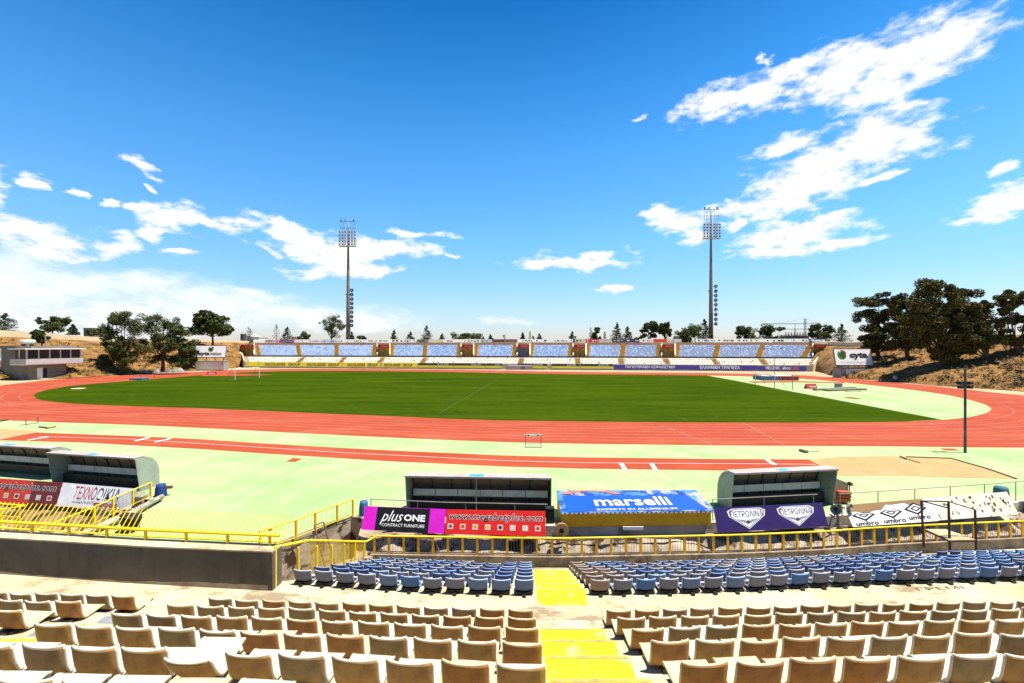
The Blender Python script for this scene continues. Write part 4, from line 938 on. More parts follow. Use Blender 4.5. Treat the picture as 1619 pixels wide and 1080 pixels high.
# guard rail on top of the wall
def guard(path,z0,z1,label,step=2.4,m=M_steel,r_=.018,name='guard_rail'):
    P=[Vector((a,b,0)) for a,b in path]; t=thing(name,(P[0].x,P[0].y,z0),label,'railing')
    g=MB(); g.tube([p+Vector((0,0,z1)) for p in P],r_,6); g.build('top_rail',m,t)
    tot=sum((b-a).length for a,b in zip(P,P[1:])); s=.05
    while s<tot:
        p,d=along(P,s); g=MB(); g.tube([(p.x,p.y,z0),(p.x,p.y,z1)],r_,6); g.build('post',m,t); s+=step
ow=lambda l:[(a,b+.22) for a,b in l]
guard(ow([(14.6,19.55),(18.5,20.2),(23.4,21.05),(30,22.6)]),.13,1.05,'thin grey guard rail on the wall behind the torn white banner',2.0)
guard(ow([(-6.2,19.1),(-3,18.7),(1.5,18.45)]),.13,.98,'thin grey guard rail behind the magenta and red banners',2.1)
guard(ow([(8.6,18.85),(13.6,19.5)]),.13,1.05,'thin grey guard rail behind the purple banner',2.4)
# ================================================================== banners
def inkm(c): return mat('ink_'+'_'.join('%02d'%int(x*99) for x in c),c,tuple(x*.9 for x in c),rough=.6)
class Banner:
    def __init__(s,name,p0,p1,zt0,zt1,zb0,zb1,label,tilt=.30,col=(.5,.5,.5),m=None):
        """p0,p1: (x,y) of the top corners; bottom corners hang zb and stand 'tilt' nearer"""
        p0=Vector(p0);p1=Vector(p1); d=(p1-p0).normalized(); n=Vector((d.y,-d.x))
        s.TL=Vector((p0.x,p0.y,zt0)); s.TR=Vector((p1.x,p1.y,zt1))
        s.BL=Vector((p0.x+n.x*tilt,p0.y+n.y*tilt,zb0)); s.BR=Vector((p1.x+n.x*tilt,p1.y+n.y*tilt,zb1))
        s.t=thing(name,s.BL,label,'banner'); s.U=(s.BR-s.BL).normalized(); s.Vv=(s.TL-s.BL).normalized(); s.Nn=s.U.cross(s.Vv).normalized()
        s.W=(s.BR-s.BL).length; s.H=(s.TL-s.BL).length
    def at(s,fx,fy,off=0): return (s.BL.lerp(s.BR,fx)).lerp(s.TL.lerp(s.TR,fx),fy)+s.Nn*off*.16
    def panel(s,fx0,fx1,fy0,fy1,col,name='panel',off=0,m=None,th=.02,wave=0):
        g=MB(); nx=max(1,int((fx1-fx0)*24)); ny=4; o=len(g.v)
        for j in range(ny+1):
            for i in range(nx+1):
                fx=fx0+(fx1-fx0)*i/nx; fy=fy0+(fy1-fy0)*j/ny
                g.v.append(tuple(s.at(fx,fy,off+wave*noise.noise(Vector((fx*9+s.BL.x,fy*2.5,0))))))
        for j in range(ny):
            for i in range(nx): a=o+j*(nx+1)+i; g.f.append((a,a+1,a+nx+2,a+nx+1)); g.m.append(0)
        # back sheet
        if off==0:
            k=len(g.v); c=[s.at(fx0,fy0,-th-abs(wave)),s.at(fx1,fy0,-th-abs(wave)),s.at(fx1,fy1,-th-abs(wave)),s.at(fx0,fy1,-th-abs(wave))]; g.add(c,[(3,2,1,0)])
        return g.build(name,m or mat('banner_'+'_'.join('%02d'%int(x*99) for x in col),col,tuple(x*.85 for x in col),rough=.45,scale=2,world=True,bump=1.0,bscale=2.2,stain=tuple(x*.62+.01 for x in col),sscale=3,slo=.58,shi=.75),s.t)
    def text(s,st,fx0,fx1,fy0,fy1,col,off=.012,**k):
        g=MB(); O=s.at(fx0,fy0,off); U=(s.at(fx1,fy0)-s.at(fx0,fy0)); V=(s.at(fx0,fy1)-s.at(fx0,fy0))
        textmesh(st,g,O,U,V,U.length,V.length,0,**k); g.build('lettering',inkm(col),s.t)
    def poly(s,pts,col,off,name='emblem'):
        g=MB(); v=[s.at(x,y,off) for x,y in pts]; tr=tessellate_polygon([v]); g.add(v,[tuple(t) for t in tr]); g.build(name,inkm(col),s.t)
def wp_(x,dy=-.13):
    q=sorted(rc,key=lambda q:abs(q.x-x))[:2]; return (x,q[0].y+dy)
wh=(.80,.78,.74)
B=Banner('banner',(-6.3,19.0),(-2.76,18.55),.79,.82,-.08,-.06,'magenta banner with black centre reading plusONE CONTRACT FURNITURE on the wall',tilt=.35)
B.panel(0,1,0,1,(.60,.012,.47),wave=0); B.panel(.16,.81,0.01,.985,(.008,.008,.009),'black_panel',.026,wave=.0)
B.text('plus',.21,.49,.25,.86,wh,.04,shear=.45); B.text('ONE',.50,.76,.44,.72,wh,.04,bold=.035); B.text('CONTRACT FURNITURE',.24,.76,.19,.32,wh,.04)
def megabet(B,fx0,fx1):
    w=fx1-fx0
    B.text('www.megabetplus.com',fx0+.030*w,fx0+.975*w,.50,.88,(.70,.66,.62),.040,shear=.25,bold=.042,spacing=1.08)
    B.text('www.megabetplus.com',fx0+.034*w,fx0+.971*w,.515,.865,(.012,.008,.008),.055,shear=.25,bold=.014,spacing=1.08)
    cols=[(.1,.1,.1),(.45,.05,.01),(.4,.3,.02),(.5,.42,.02),(.05,.03,.03),(.5,.45,.42),(.5,.48,.46),(.4,.05,.03)]
    ic=[]
    for i,c in enumerate(cols):
        x=fx0+(.05+.125*i)*w; hx=.028*w; cx=x
        B.poly([(cx-hx,.20),(cx+hx,.20),(cx+hx,.42),(cx-hx,.42)],(.5,.46,.42),.034,'icon')
        B.poly([(cx+hx*.7*math.cos(a*PI/6),.31+.075*math.sin(a*PI/6)) for a in range(12)],c,.045,'icon_ball')
B=Banner('banner',(-2.74,18.55),(1.38,18.35),.82,.82,-.06,-.10,'red banner on the centre wall reading www.megabetplus.com above eight ball pictures',tilt=.35)
B.panel(0,1,0,1,(.58,.016,.010),wave=0); megabet(B,0,1)
# purple banner
B=Banner('banner',(8.5,18.7),(13.55,19.34),.82,.81,-.10,-.08,'purple banner with two white shields reading ΠΕΤΡΟΛΙΝΑ',tilt=.32)
B.panel(0,1,0,1,(.030,.014,.095),wave=0)
for cx in (.285,.735):
    sh=lambda k:[(cx-.165*k,.55+.27*k),(cx-.12*k,.55+.36*k),(cx+.12*k,.55+.36*k),(cx+.165*k,.55+.27*k),(cx+.165*k*.93,.55+.05*k),(cx,.55-.45*k),(cx-.165*k*.93,.55+.05*k)]
    B.poly(sh(1.04),wh,.035,'shield'); B.poly(sh(.97),(.035,.018,.13),.044,'shield_border'); B.poly(sh(.90),wh,.053,'shield_field')
    B.text('ΠΕΤΡΟΛΙΝΑ',cx-.145,cx+.145,.57,.82,(.03,.016,.11),.063,bold=.012)
    B.poly([(cx-.10,.50),(cx-.02,.44),(cx-.012,.30),(cx-.07,.40)],(.25,.25,.28),.063,'wing'); B.poly([(cx+.10,.50),(cx+.02,.44),(cx+.012,.30),(cx+.07,.40)],(.25,.25,.28),.063,'wing')
    B.poly([(cx+.018*math.cos(a*PI/6),.36+.075*math.sin(a*PI/6)) for a in range(12)],(.05,.04,.12),.066,'badge')
# torn white banner
B=Banner('banner',(14.55,19.42),(23.3,20.85),.67,.79,-.10,-.14,'torn weathered white banner with three black diamond emblems and the word umbro',tilt=.45)
mtorn=mat('torn_vinyl',(.75,.68,.54),(.6,.5,.36),rough=.7,scale=1,world=True,stain=(.16,.10,.05),sscale=2.2,slo=.56,shi=.62,stretch=(1,1,.4))
B.panel(0,.50,0,1,(.80,.77,.72),wave=0); B.panel(.50,1,0.02,1,(.5,.45,.4),m=mtorn,wave=.05,name='weathered_half')
r=random.Random(2)
def torn(x0,x1,y0,up):
    P=[(x0,1.0)]; n=12
    for i in range(n+1): P.append((x0+(x1-x0)*i/n,y0(i/n)+r.uniform(-.05,.05)))
    P.append((x1,1.0)); return P
B.poly(torn(.01,.46,lambda t:.62+.28*(t if t<.25 else (.05 if t<.5 else .9 if t<.78 else .35)),1),(.26,.15,.06),.075,'torn_patch')
for cx,cy in ((.085,.50),(.245,.53),(.395,.60)):
    for k,c in ((1,(.01,.01,.012)),(.72,wh),(.50,(.01,.01,.012)),(.26,wh)):
        pts=[(cx-.068*k,cy),(cx,cy-.27*k),(cx+.068*k,cy),(cx,cy+.27*k)]
        if cx<.3: pts=[(cx-.068*k,min(cy,.62)),(cx,cy-.27*k),(cx+.068*k,cy)]+([(cx+.03*k,cy+.10*k),(cx-.03*k,cy+.10*k)] if k>.3 else [])
        B.poly(pts,c,.085+(1-k)*.03,'diamond')
    B.text('umbro',cx-.062,cx+.066,cy-.47,cy-.27,(.012,.012,.015),.09,bold=.02)
for _ in range(34):
    x=r.uniform(.53,.97); y=r.uniform(.2,.9); h=r.uniform(.03,.16); w=r.uniform(.003,.010)
    B.poly([(x,y),(x+w,y-.02),(x+w*1.3,y+h),(x-w*.4,y+h*.8)],r.choice([(.10,.06,.03),(.03,.025,.02),(.2,.14,.08)]),.075,'flake')
# next, rotten board at the far right
B=Banner('banner',(24.6,21.3),(31,23.0),.95,1.0,-.5,-.4,'brown weathered banner cut by the right edge of the photo',tilt=.3)
B.panel(0,1,0,1,(.3,.2,.1),m=mat('brown_vinyl',(.38,.29,.17),(.22,.14,.07),scale=1.5,world=True,stain=(.08,.05,.03),sscale=2),wave=0)
# left banners
p0=Vector((-30.0,24.3));p1=Vector((-23.2,22.85));p2=Vector((-18.5,21.85))
B=Banner('banner',p0,p1,.5,.60,-.70,-.51,'red banner on the left wall reading www.megabetplus.com beside the white banner',tilt=.3)
B.panel(0,1,0,1,(.55,.022,.010),wave=0); B.panel(.73,1,.01,.99,(.13,.008,.010),'dark_panel',.03); megabet(B,.12,.985)
B=Banner('banner',p1+Vector((.03,0)),p2,.60,.60,-.51,-.33,'white banner with red and black Greek letters ΤΕΧΝΟΟΙΚΙΑ at the left',tilt=.3)
B.panel(0,1,0,1,(.75,.75,.75),wave=0)
B.text('ΤΕΧΝΟ',.20,.50,.34,.90,(.40,.012,.02),.05,shear=.18,bold=.004); B.text('ΟΙΚΙΑ',.51,.80,.34,.90,(.012,.012,.015),.05,shear=.18,bold=.004)
B.text('ΑΝΑΚΑΙΝΙΣΕΙΣ',.20,.50,.17,.27,(.12,.12,.12),.04); B.poly([(.50,.05),(.81,.05),(.81,.24),(.50,.24)],(.35,.012,.02),.035,'red_strip'); B.text('ΚΑΤΑΣΚΕΥΕΣ',.53,.79,.10,.19,(.5,.4,.38),.045)
# ================================================================== dugouts
def dugout(x,y,ux,uy,Ln,label,posts=7,centre=True,H=1.80,D=1.3):
    u=Vector((ux,uy)).normalized(); w=Vector((-u.y,u.x)); o=Vector((x,y))
    t=thing('dugout',(x,y,0),label,'dugout','team dugouts on the apron')
    P=lambda a,b,z:(o.x+u.x*a+w.x*b,o.y+u.y*a+w.y*b,z)
    prof=[(D,0),(D,.55),(D-.03,.95),(D-.14,1.28),(D-.34,1.55),(D-.60,1.72),(D-.9,H-.01),(0,H)]
    g=MB(); nu=int(Ln/.4)+1; k=len(g.v)
    for off in (0,.03):
        for i in range(nu):
            for (b,z) in prof:
                g.v.append(P(Ln*i/(nu-1),b-(off if z<1.5 else 0),z-(off if z>=1.5 else 0)))
    n=len(prof)
    for i in range(nu-1):
        for j in range(n-1):
            a=k+i*n+j; g.f.append((a,a+1,a+n+1,a+n)); a+=nu*n; g.f.append((a,a+n,a+n+1,a+1)); g.m+=[0,0]
    sh=g.build('canopy_shell',mat('dugout_canopy',(.21,.14,.09),(.15,.10,.06),rough=.6,scale=2),t,smooth=True)
    g=MB(); g.fbox((o.x,o.y),u,w,-.03,Ln+.03,-.06,.02,H-.05,H+.03); g.fbox((o.x,o.y),u,w,-.03,Ln+.03,.02,.55,H+.005,H+.03); g.build('roof_edge',mat('roof_edge',(.36,.31,.27),(.26,.22,.2),scale=3,world=True),t)
    for a in (-.02,Ln):
        sp=[(.05+.2,0)]+prof[:-1]+[(.0,H)]
        g=MB(); g.prism([P(a,b,z) for b,z in sp],(u.x*.025,u.y*.025,0)); g.build('end_panel',M_shell,t)
    for i in range(posts+1):
        a=.03+(Ln-.06)*i/posts; g=MB(); g.tube([P(a,b-.05,z-.04 if z>1.4 else z) for b,z in prof],.022 if i!=posts//2 else .035,5); g.build('hoop',M_dark,t)
    g=MB(); g.tube([P(.02,D-.09,1.28),P(Ln-.02,D-.09,1.28)],.018,5); g.tube([P(.02,.1,.9),P(Ln-.02,.1,.9)],.012,5); g.build('purlin',M_dark,t)
    if centre: g=MB(); g.tube([P(Ln*.49,.04,0),P(Ln*.49,.04,H)],.03,6); g.build('front_post',M_steel,t)
    nb=max(3,int(Ln/.95))
    for i in range(nb):
        g=MB(); g.fbox((o.x,o.y),u,w,.1+(Ln-.2)*i/nb+.015,.1+(Ln-.2)*(i+1)/nb-.015,D-.42,D-.36,.62,.95)
        g.build('bench_panel',mat('bench_white',(.62,.57,.50),(.5,.46,.4),scale=2),t)
    g=MB(); g.fbox((o.x,o.y),u,w,.05,Ln-.05,D-.6,D-.5,0,.5); g.build('bench_base',M_dark,t)
    g=MB(); g.fbox((o.x,o.y),u,w,Ln*.44,Ln*.54,.05,.35,H+.03,H+.036); g.build('roof_sticker',M_cyan,t)
dugout(-4.79,19.92,6.5,-.35,6.52,'dugout shelter behind the magenta and red banners, left of the marselli roof')
dugout(10.2,20.3,5.2,.72,5.3,'dugout shelter behind the purple banner on the right',centre=False)
dugout(-25.4,24.2,5.8,-1.2,5.92,'front dugout shelter at the left, nearer the yellow mesh fence',centre=False)
dugout(-33.0,26.6,6.8,-1.45,6.95,'rear dugout shelter at the left edge, half behind the other one',centre=False)
# ================================================================== blue-roofed kiosk
t=thing('kiosk',(5.2,18.7,0),'low yellow kiosk with blue roof reading marselli EXPERTS IN ALUMINIUM','kiosk')
g=MB(); g.hexa([(2.1,18.42,.13),(8.36,18.60,.16),(8.4,20.6,.16),(2.1,20.6,.13),(2.1,18.42,.70),(8.36,18.60,.73),(8.4,20.6,.84),(2.1,20.6,.82)]); g.build('body',mat('kiosk_yellow',(.95,.47,.015),(.85,.38,.015),scale=1,world=True,stain=(.12,.08,.02),sscale=3,slo=.6,shi=.75),t)
RB=[Vector((2.02,18.32,.745)),Vector((8.48,18.52,.775)),Vector((8.62,20.75,.90)),Vector((2.08,20.75,.88))]
g=MB(); g.hexa([p-Vector((0,0,.04)) for p in RB]+[p.copy() for p in RB])
rf=g.build('roof',mat('roof_mural',(.05,.16,.30),(.30,.27,.25),rough=.5,scale=1.6,world=True,stain=(.01,.04,.22),sscale=2,slo=.48,shi=.55,lo=.5,hi=.55),t)
rat=lambda fx,fy,dz=0:(RB[0].lerp(RB[1],fx)).lerp(RB[3].lerp(RB[2],fx),fy)+Vector((0,0,dz))
g=MB(); v=[rat(.045,.04,.006),rat(.97,.04,.006),rat(.90,.74,.006),rat(.035,.74,.006)]; g.add(v,[(0,1,2,3)]); sub(g,'blue_sheet',mat('blue_vinyl',(.006,.055,.36),(.008,.065,.33),rough=.4,scale=1),t,rf)
g=MB(); textmesh('marselli',g,rat(.24,.26,.014),rat(1,.26)-rat(0,.26),rat(0,1)-rat(0,0),3.35,.92,0,bold=.02); sub(g,'lettering',mat('ink_cream',(.55,.50,.28)),t,rf)
g=MB(); textmesh('EXPERTS IN ALUMINIUM',g,rat(.24,.07,.014),rat(1,.07)-rat(0,.07),rat(0,1)-rat(0,0),3.4,.17,0,bold=.01); sub(g,'lettering',mat('ink_cream',(.55,.50,.28)),t,rf)
g=MB(); c=rat(.24,.80,.012); n=24; vs_=[]
for i in range(n+1):
    a=PI*i/n
    for rr_ in (.95,1.3): vs_.append(c+Vector((math.cos(a)*rr_,math.sin(a)*rr_*.42-.05,.02)))
g.add(vs_,[(2*i,2*i+1,2*i+3,2*i+2) for i in range(n)]); sub(g,'pink_arc',mat('pink_paint',(.45,.13,.10)),t,rf)
g=MB()
for i in range(34): g.fbox((2.05,18.31),Vector((1,.031)),Vector((0,1)),.19*i,.19*i+.10,-.01,.0,.69,.74)
g.build('roof_trim',M_whitep,t)
g=MB(); g.box(4.6,18.36,.02,5.45,18.40,.16); tag(g.build('white_board',M_whitep),'small white board leaning on the wall under the yellow kiosk','board')
# ================================================================== bits on the wall
def finish(t): return t
t=thing('cable_reel',(2.3,18.2,-.3),'round wooden cable reel with black centre left of the yellow kiosk','cable reel')
c=A(888,839,17.9); g=MB(); g.tube([c,c+Vector((0,.05,.0))],.29,24); g.tube([c+Vector((0,.11,0)),c+Vector((0,.14,0))],.27,24); g.build('flange',mat('reel_wood',(.45,.25,.10),(.38,.2,.08),scale=6),t)
g=MB(); g.tube([c+Vector((0,.05,0)),c+Vector((0,.11,0))],.16,16); g.build('drum',M_wood,t)
g=MB(); g.tube([c+Vector((0,-.02,0)),c+Vector((0,.0,0))],.095,14); g.build('hub',M_black,t)
q=A(870,805,18.75); g=MB(); g.box(q.x-.17,q.y,.0,q.x+.17,q.y+.35,.72); g.box(q.x-.19,q.y-.01,.72,q.x+.19,q.y+.37,.76); g.box(q.x-.12,q.y-.02,.2,q.x+.12,q.y,.6)
tag(g.build('loudspeaker_box',M_black),'black speaker box between the red banner and the kiosk','speaker')
def tarp(px0,px1,pyt,pyb,Y,label,seed,m=M_bluetarp,cat='covered drum',name='covered_drum'):
    a=A(px0,pyb,Y);b=A(px1,pyt,Y); cx=(a.x+b.x)/2; rx=(b.x-a.x)/2; g=MB(); n=16; lv=8; o=0
    for j in range(lv+1):
        z=a.z+(b.z-a.z)*j/lv; k=1-.25*(j/lv)**3
        for i in range(n):
            th=2*PI*i/n; rr_=rx*k*(1+.12*noise.noise(Vector((math.cos(th)*2,math.sin(th)*2,j*.6+seed))))
            g.v.append((cx+math.cos(th)*rr_,Y+rx+math.sin(th)*rr_,z))
    for j in range(lv):
        for i in range(n): g.f.append((j*n+i,j*n+(i+1)%n,(j+1)*n+(i+1)%n,(j+1)*n+i)); g.m.append(0)
    g.f.append(tuple(lv*n+i for i in range(n))); g.f.append(tuple(range(n))[::-1]); g.m+=[0,0]
    tag(g.build(name,m,smooth=True),label,cat)
tarp(565,580,795,818,19.6,'blue drum standing left of the magenta banner',1)
tarp(240,256,768,788,22.3,'dark blue covered drum at the end of the left mesh fence',2,m=mat('navy_tarp',(.01,.05,.2),(.01,.03,.1),scale=3))
q=A(262,771,22.6); g=MB(); g.tube([q+Vector((-.3,0,0)),q+Vector((.25,.1,0))],.08,8); tag(g.build('hose_roll',M_rust),'short brown pipe end lying beside the dark blue drum','pipe')
tarp(1584,1604,773,797,21.9,'blue-grey drum behind the right end of the torn white banner',3,m=mat('faded_tarp',(.04,.13,.18),(.03,.08,.11),scale=5,bump=.5))
# loudspeaker horns
for px,py,dx,lab in ((1322,805,-1,'left loudspeaker horn on the wall between the purple and torn banners'),(1334,803,1,'right loudspeaker horn on the wall between the purple and torn banners')):
    t=thing('loudspeaker_horn',A(px,py,19.5),lab,'loudspeaker','loudspeaker horns'); c=A(px,py,19.5)
    g=MB(); g.tube([c+Vector((dx*.18,-.22,.05)),c+Vector((dx*.10,-.12,.03)),c+Vector((dx*.02,0,0)),c+Vector((-dx*.02,.12,0))],[.21,.11,.045,.04],14,False); g.build('bell',mat('horn_grey',(.33,.31,.28),(.25,.23,.2)),t,smooth=True)
    g=MB(); g.tube([c+Vector((-dx*.02,.1,0)),c+Vector((-dx*.04,.28,0))],.075,10); g.build('driver',M_dark,t)
    g=MB(); g.tube([c+Vector((0,.1,0)),Vector((c.x,c.y+.1,.13))],.02,6); g.build('bracket',M_dark,t)
# cabinet behind the right dugout
t=thing('cabinet',(15.8,21.4,0),'dirty cream cabinet behind the right end of the right dugout','cabinet')
a=A(1320,800,21.6);b=A(1341,764,21.6); g=MB(); g.hexa([(a.x,21.6,0),(b.x,21.6,0),(b.x,22.3,0),(a.x,22.3,0),(a.x,21.6,b.z+.25),(b.x,21.6,b.z),(b.x,22.3,b.z),(a.x,22.3,b.z+.25)]); g.build('body',mat('dirty_cream',(.36,.28,.17),(.26,.19,.1),scale=2,stain=(.1,.06,.03),sscale=3),t)
g=MB(); g.tube([(b.x,21.55,b.z+.0),(b.x+.15,21.6,b.z-.05)],.09,8); g.build('lamp',M_dark,t); g=MB(); g.tube([(b.x+.02,21.55,0),(b.x+.02,21.55,b.z)],.025,6); g.build('post',M_dark,t)
g=MB(); 
for i in range(3): g.box(a.x+.02,21.35-.02*i,.15+.17*i,b.x-.05,21.57,.28+.17*i)
tag(g.build('red_mat_stack',mat('orange_red',(.4,.09,.03),(.3,.05,.02))),'stack of orange-red pads in front of the cream cabinet','pads')
# black bin near left fence
t=thing('wheeled_bin',(-16,18.4,0),'black rubbish bin on the green ground beside the left mesh fence','bin')
c=Vector((-15.75,18.3,0)); g=MB(); g.tube([c,c+Vector((0,0,.55)),c+Vector((0,0,.6))],[.27,.36,.38],14); g.build('body',M_black,t,smooth=False)
g=MB(); g.tube([c+Vector((0,0,.6)),c+Vector((.02,.02,.68))],[.40,.34],14); g.build('lid',M_black,t)
# debris roll on the left return wall
g=MB(); g.tube([Vector((-17.3,21.9,.22)),Vector((-16.9,19.5,.2)),Vector((-17.1,17.0,.2))],[.11,.15,.10],9); tag(g.build('canvas_roll',mat('dirty_canvas',(.42,.38,.30),(.25,.21,.16),scale=3,world=True,stain=(.1,.08,.06),sscale=2),smooth=True),'dirty rolled canvas lying along the base of the left mesh fence','canvas roll')
g=MB(); r=random.Random(6)
for i in range(7):
    x=r.uniform(-24.5,-19); y=r.uniform(18.4,20.2); g2=MB(); a=r.uniform(0,3); u=Vector((math.cos(a),math.sin(a))); g2.fbox((x,y),u,Vector((-u.y,u.x)),-.45,.45,-.2,.2,-1.0+r.uniform(0,.25),-.72+r.uniform(0,.3))
    tag(g2.build('concrete_block',M_conc),'%s loose pale concrete block from the left below the left banners'%ordn(i) if 0 else 'loose pale concrete block in the rubble below the left banners','block','loose blocks in the left pit')
# ---- mesh fences
def mesh_fence(pts,h,label,bars=.11,diam=False,ym=M_yel):
    P=[Vector(p) for p in pts]; t=thing('mesh_fence',P[0],label,'fence')
    g=MB(); g.tube([p+Vector((0,0,h)) for p in P],.028,6); g.build('top_rail',ym,t)
    g=MB(); g.tube([p+Vector((0,0,.06)) for p in P],.016,6); g.build('bottom_rail',ym,t)
    for p in P: g=MB(); g.bar(p,p+Vector((0,0,h+.02)),.07); g.build('fence_post',ym,t)
    g=MB()
    for a,b in zip(P,P[1:]):
        n=int((b-a).length/bars)
        for k in range(n):
            q=a.lerp(b,(k+.5)/n); g.bar(q+Vector((0,0,.05)),q+Vector((0,0,h)),.008)
            if diam:
                q2=a.lerp(b,min(1,(k+.5)/n+h/(b-a).length)); g.bar(q+Vector((0,0,.05)),Vector((q2.x,q2.y,q2.z+h*min(1,1))),.006)
        if diam:
            for k in range(6): g.bar(a+Vector((0,0,.1+h*k/6.5)),b+Vector((0,0,.1+h*k/6.5)),.006)
    tag(g.build('wire_mesh',M_steel if diam else ym,t),kind='stuff')
mesh_fence([(-7.06,19.65,.10),(-7.5,19.0,.10),(-8.04,18.1,.10),(-8.46,17.35,.10),(-9.28,16.3,.10)],.74,'yellow mesh fence running down beside the pit left of the magenta banner')
mesh_fence([(-17.95,22.0,.12),(-17.9,20.9,.12),(-17.8,19.75,.12),(-17.65,18.7,.12)],.74,'yellow mesh fence at the left end of the white Greek banner',bars=.08,diam=True,ym=M_yel)
t=thing('handrail',(-17.4,15,1),'yellow sloping handrail continuing down from the left mesh fence','handrail')
g=MB(); g.tube([(-17.65,18.7,.86),(-17.5,15.9,.9),(-17.45,14.2,1.2)],.028,6); g.build('rail',M_yel,t)
t=thing('handrail',(-18,16.5,.6),'short yellow railing corner at the left edge below the red banner','handrail')
a=A(-30,794,16.6);b=A(40,799.5,16.6);c=A(-10,808,15.8); g=MB(); g.tube([a,b,c],.03,6); g.build('rail',M_yel,t)
for p in (A(31,800,16.5),A(2,803,16.2)):
    g=MB(); g.tube([p,p-Vector((0,0,1.1))],.025,6); g.build('post',M_yel,t)
g=MB(); q=A(-30,812,16.6); g.tube([q,A(31,818,16.6)],.02,6); g.build('lower_rail',M_yel,t)
# ladder in the pit
t=thing('ladder',(-7.2,17.4,-1.5),'rusty steel ladder leaning in the pit left of the blue seats','ladder')
l0=A(497,831,17.6);l1=A(511.5,825.5,17.9);b0=A(516,905,16.9);b1=A(531,900,17.2)
for p,q in ((l0,b0),(l1,b1)): g=MB(); g.bar(p,q,.045); g.build('side_rail',M_rust,t)
for k in range(8):
    f=k/7.5; g=MB(); g.bar(l0.lerp(b0,f),l1.lerp(b1,f),.028); g.build('rung',M_rust,t)
# camera platform frame
t=thing('platform_frame',A(1500,862,16.6),'rusty open frame with a tilted plywood board standing at the railing on the right','platform')
Yp=16.9
ps=[(1456.6,792,862),(1499.7,793,866),(1541.5,806,866)]; tp=[];bt=[]
for px,a,b in ps:
    yy=Yp+(.5 if px<1460 else 0 if px<1510 else .1); p=A(px,a,yy);q=A(px+(4 if px<1460 else 2),b+3,yy); tp.append(p);bt.append(q); g=MB(); g.bar(p,q,.055); g.build('upright',M_rust,t)
for a,b in ((tp[0],tp[1]),(tp[1],tp[2]),(tp[0],tp[1]-Vector((0,0,.25)))): g=MB(); g.bar(a,b,.04); g.build('cross_bar',M_dark,t)
v=[A(1462.7,836.5,17.3),A(1501,854,16.8),A(1542,853,16.9),A(1495,836.5,17.5)]
g=MB(); g.hexa([p-Vector((0,0,.03)) for p in v]+v); g.build('board',M_wood,t)
g=MB(); g.bar(v[0]-Vector((0,0,.05)),v[1]-Vector((0,0,.05)),.05); g.bar(v[1]-Vector((0,0,.05)),v[2]-Vector((0,0,.05)),.05); g.build('board_edge',M_rust,t)
# ================================================================== on the field
# lamp post
b=G(1526,716); t=thing('lamp_post',b,'thin steel post with small floodlights on the green apron at the right','lamp post')
g=MB(); g.tube([b,b+Vector((0,0,2.2)),b+Vector((0,0,6.0))],[.085,.075,.07],10); g.build('pole',mat('post_steel',(.12,.11,.08),(.05,.045,.035),scale=1,lo=.4,hi=.6),t)
for dx,dz,s_ in ((-.22,4.95,1),(-.2,4.65,1),(.2,4.95,-1),(.2,4.65,-1)):
    g=MB(); g.box(b.x+dx*1.5-.14,b.y-.16,b.z+dz-.06,b.x+dx*1.5+.12,b.y+.14,b.z+dz+.14); g.bar((b.x,b.y,dz),(b.x+dx*1.4,b.y,dz),.04); g.build('floodlight',M_black,t)
# hurdle, athletics
def hurdle(px,py,w,h,label,rot=0,group=None,bc=M_whitep,bar=True):
    b=G(px,py); t=thing('hurdle',b,label,'hurdle',group); c,s_=math.cos(rot),math.sin(rot)
    Q=lambda a,d,z:Vector((b.x+a*c-d*s_,b.y+a*s_+d*c,z))
    for sg in (-1,1):
        g=MB(); g.bar(Q(sg*w/2*.93,0,.05),Q(sg*w/2*.93,0,h-.05),.045); g.build('upright',mat('hurdle_blue',(.03,.05,.14),(.02,.03,.09)),t)
        g=MB(); g.bar(Q(sg*w/2*.93,-.35,.03),Q(sg*w/2*.93,.08,.03),.05); g.build('foot',M_steel,t)
    g=MB(); g.bar(Q(-w/2*.93,0,.22),Q(w/2*.93,0,.22),.035); g.bar(Q(-w/2*.93,-.33,.04),Q(w/2*.93,-.33,.04),.035); g.build('cross_bar',M_steel,t)
    if bar:
        g=MB(); g.fbox((b.x,b.y),Vector((c,s_)),Vector((-s_,c)),-w/2,w/2,-.02,.02,h-.16,h); e=g.build('top_board',bc,t)
        for k in (-.28,.28): g=MB(); g.fbox((b.x,b.y),Vector((c,s_)),Vector((-s_,c)),(k-.05)*w,(k+.05)*w,-.027,-.02,h-.13,h-.04); sub(g,'mark',M_dark,t,e)
hurdle(843,706.5,1.28,.95,'white-topped hurdle standing on the green strip in front of the track')
b=G(49,671); t=thing('hurdle',b,'small fallen frame of a hurdle on the green strip at the left','hurdle')
g=MB(); g.bar(G(41,672),G(41,672)+Vector((0,0,.55)),.04); g.bar(G(60,669),G(60,669)+Vector((0,0,.6)),.04); g.build('upright',M_dark,t)
g=MB(); g.bar(G(32,673)+Vector((0,0,.04)),G(60,669.3)+Vector((0,0,.04)),.08); g.build('base',M_steel,t)
for a,b_,m_,lb in (((62,676),(76,677.5),M_dark,'dark plank lying on the green strip at the left'),((73,678.5),(88,675.5),mat('ochre_plank',(.25,.12,.03)),'ochre plank crossing the dark plank at the left')):
    g=MB(); g.bar(G(*a)+Vector((0,0,.06)),G(*b_)+Vector((0,0,.06)),.14,.09); tag(g.build('plank',m_),lb,'plank')
g=MB(); g.bar(G(-6,667.5)+Vector((0,0,.05)),G(12,664.8)+Vector((0,0,.05)),.2,.1); tag(g.build('plank',M_black),'black board lying at the track edge by the left frame','plank')
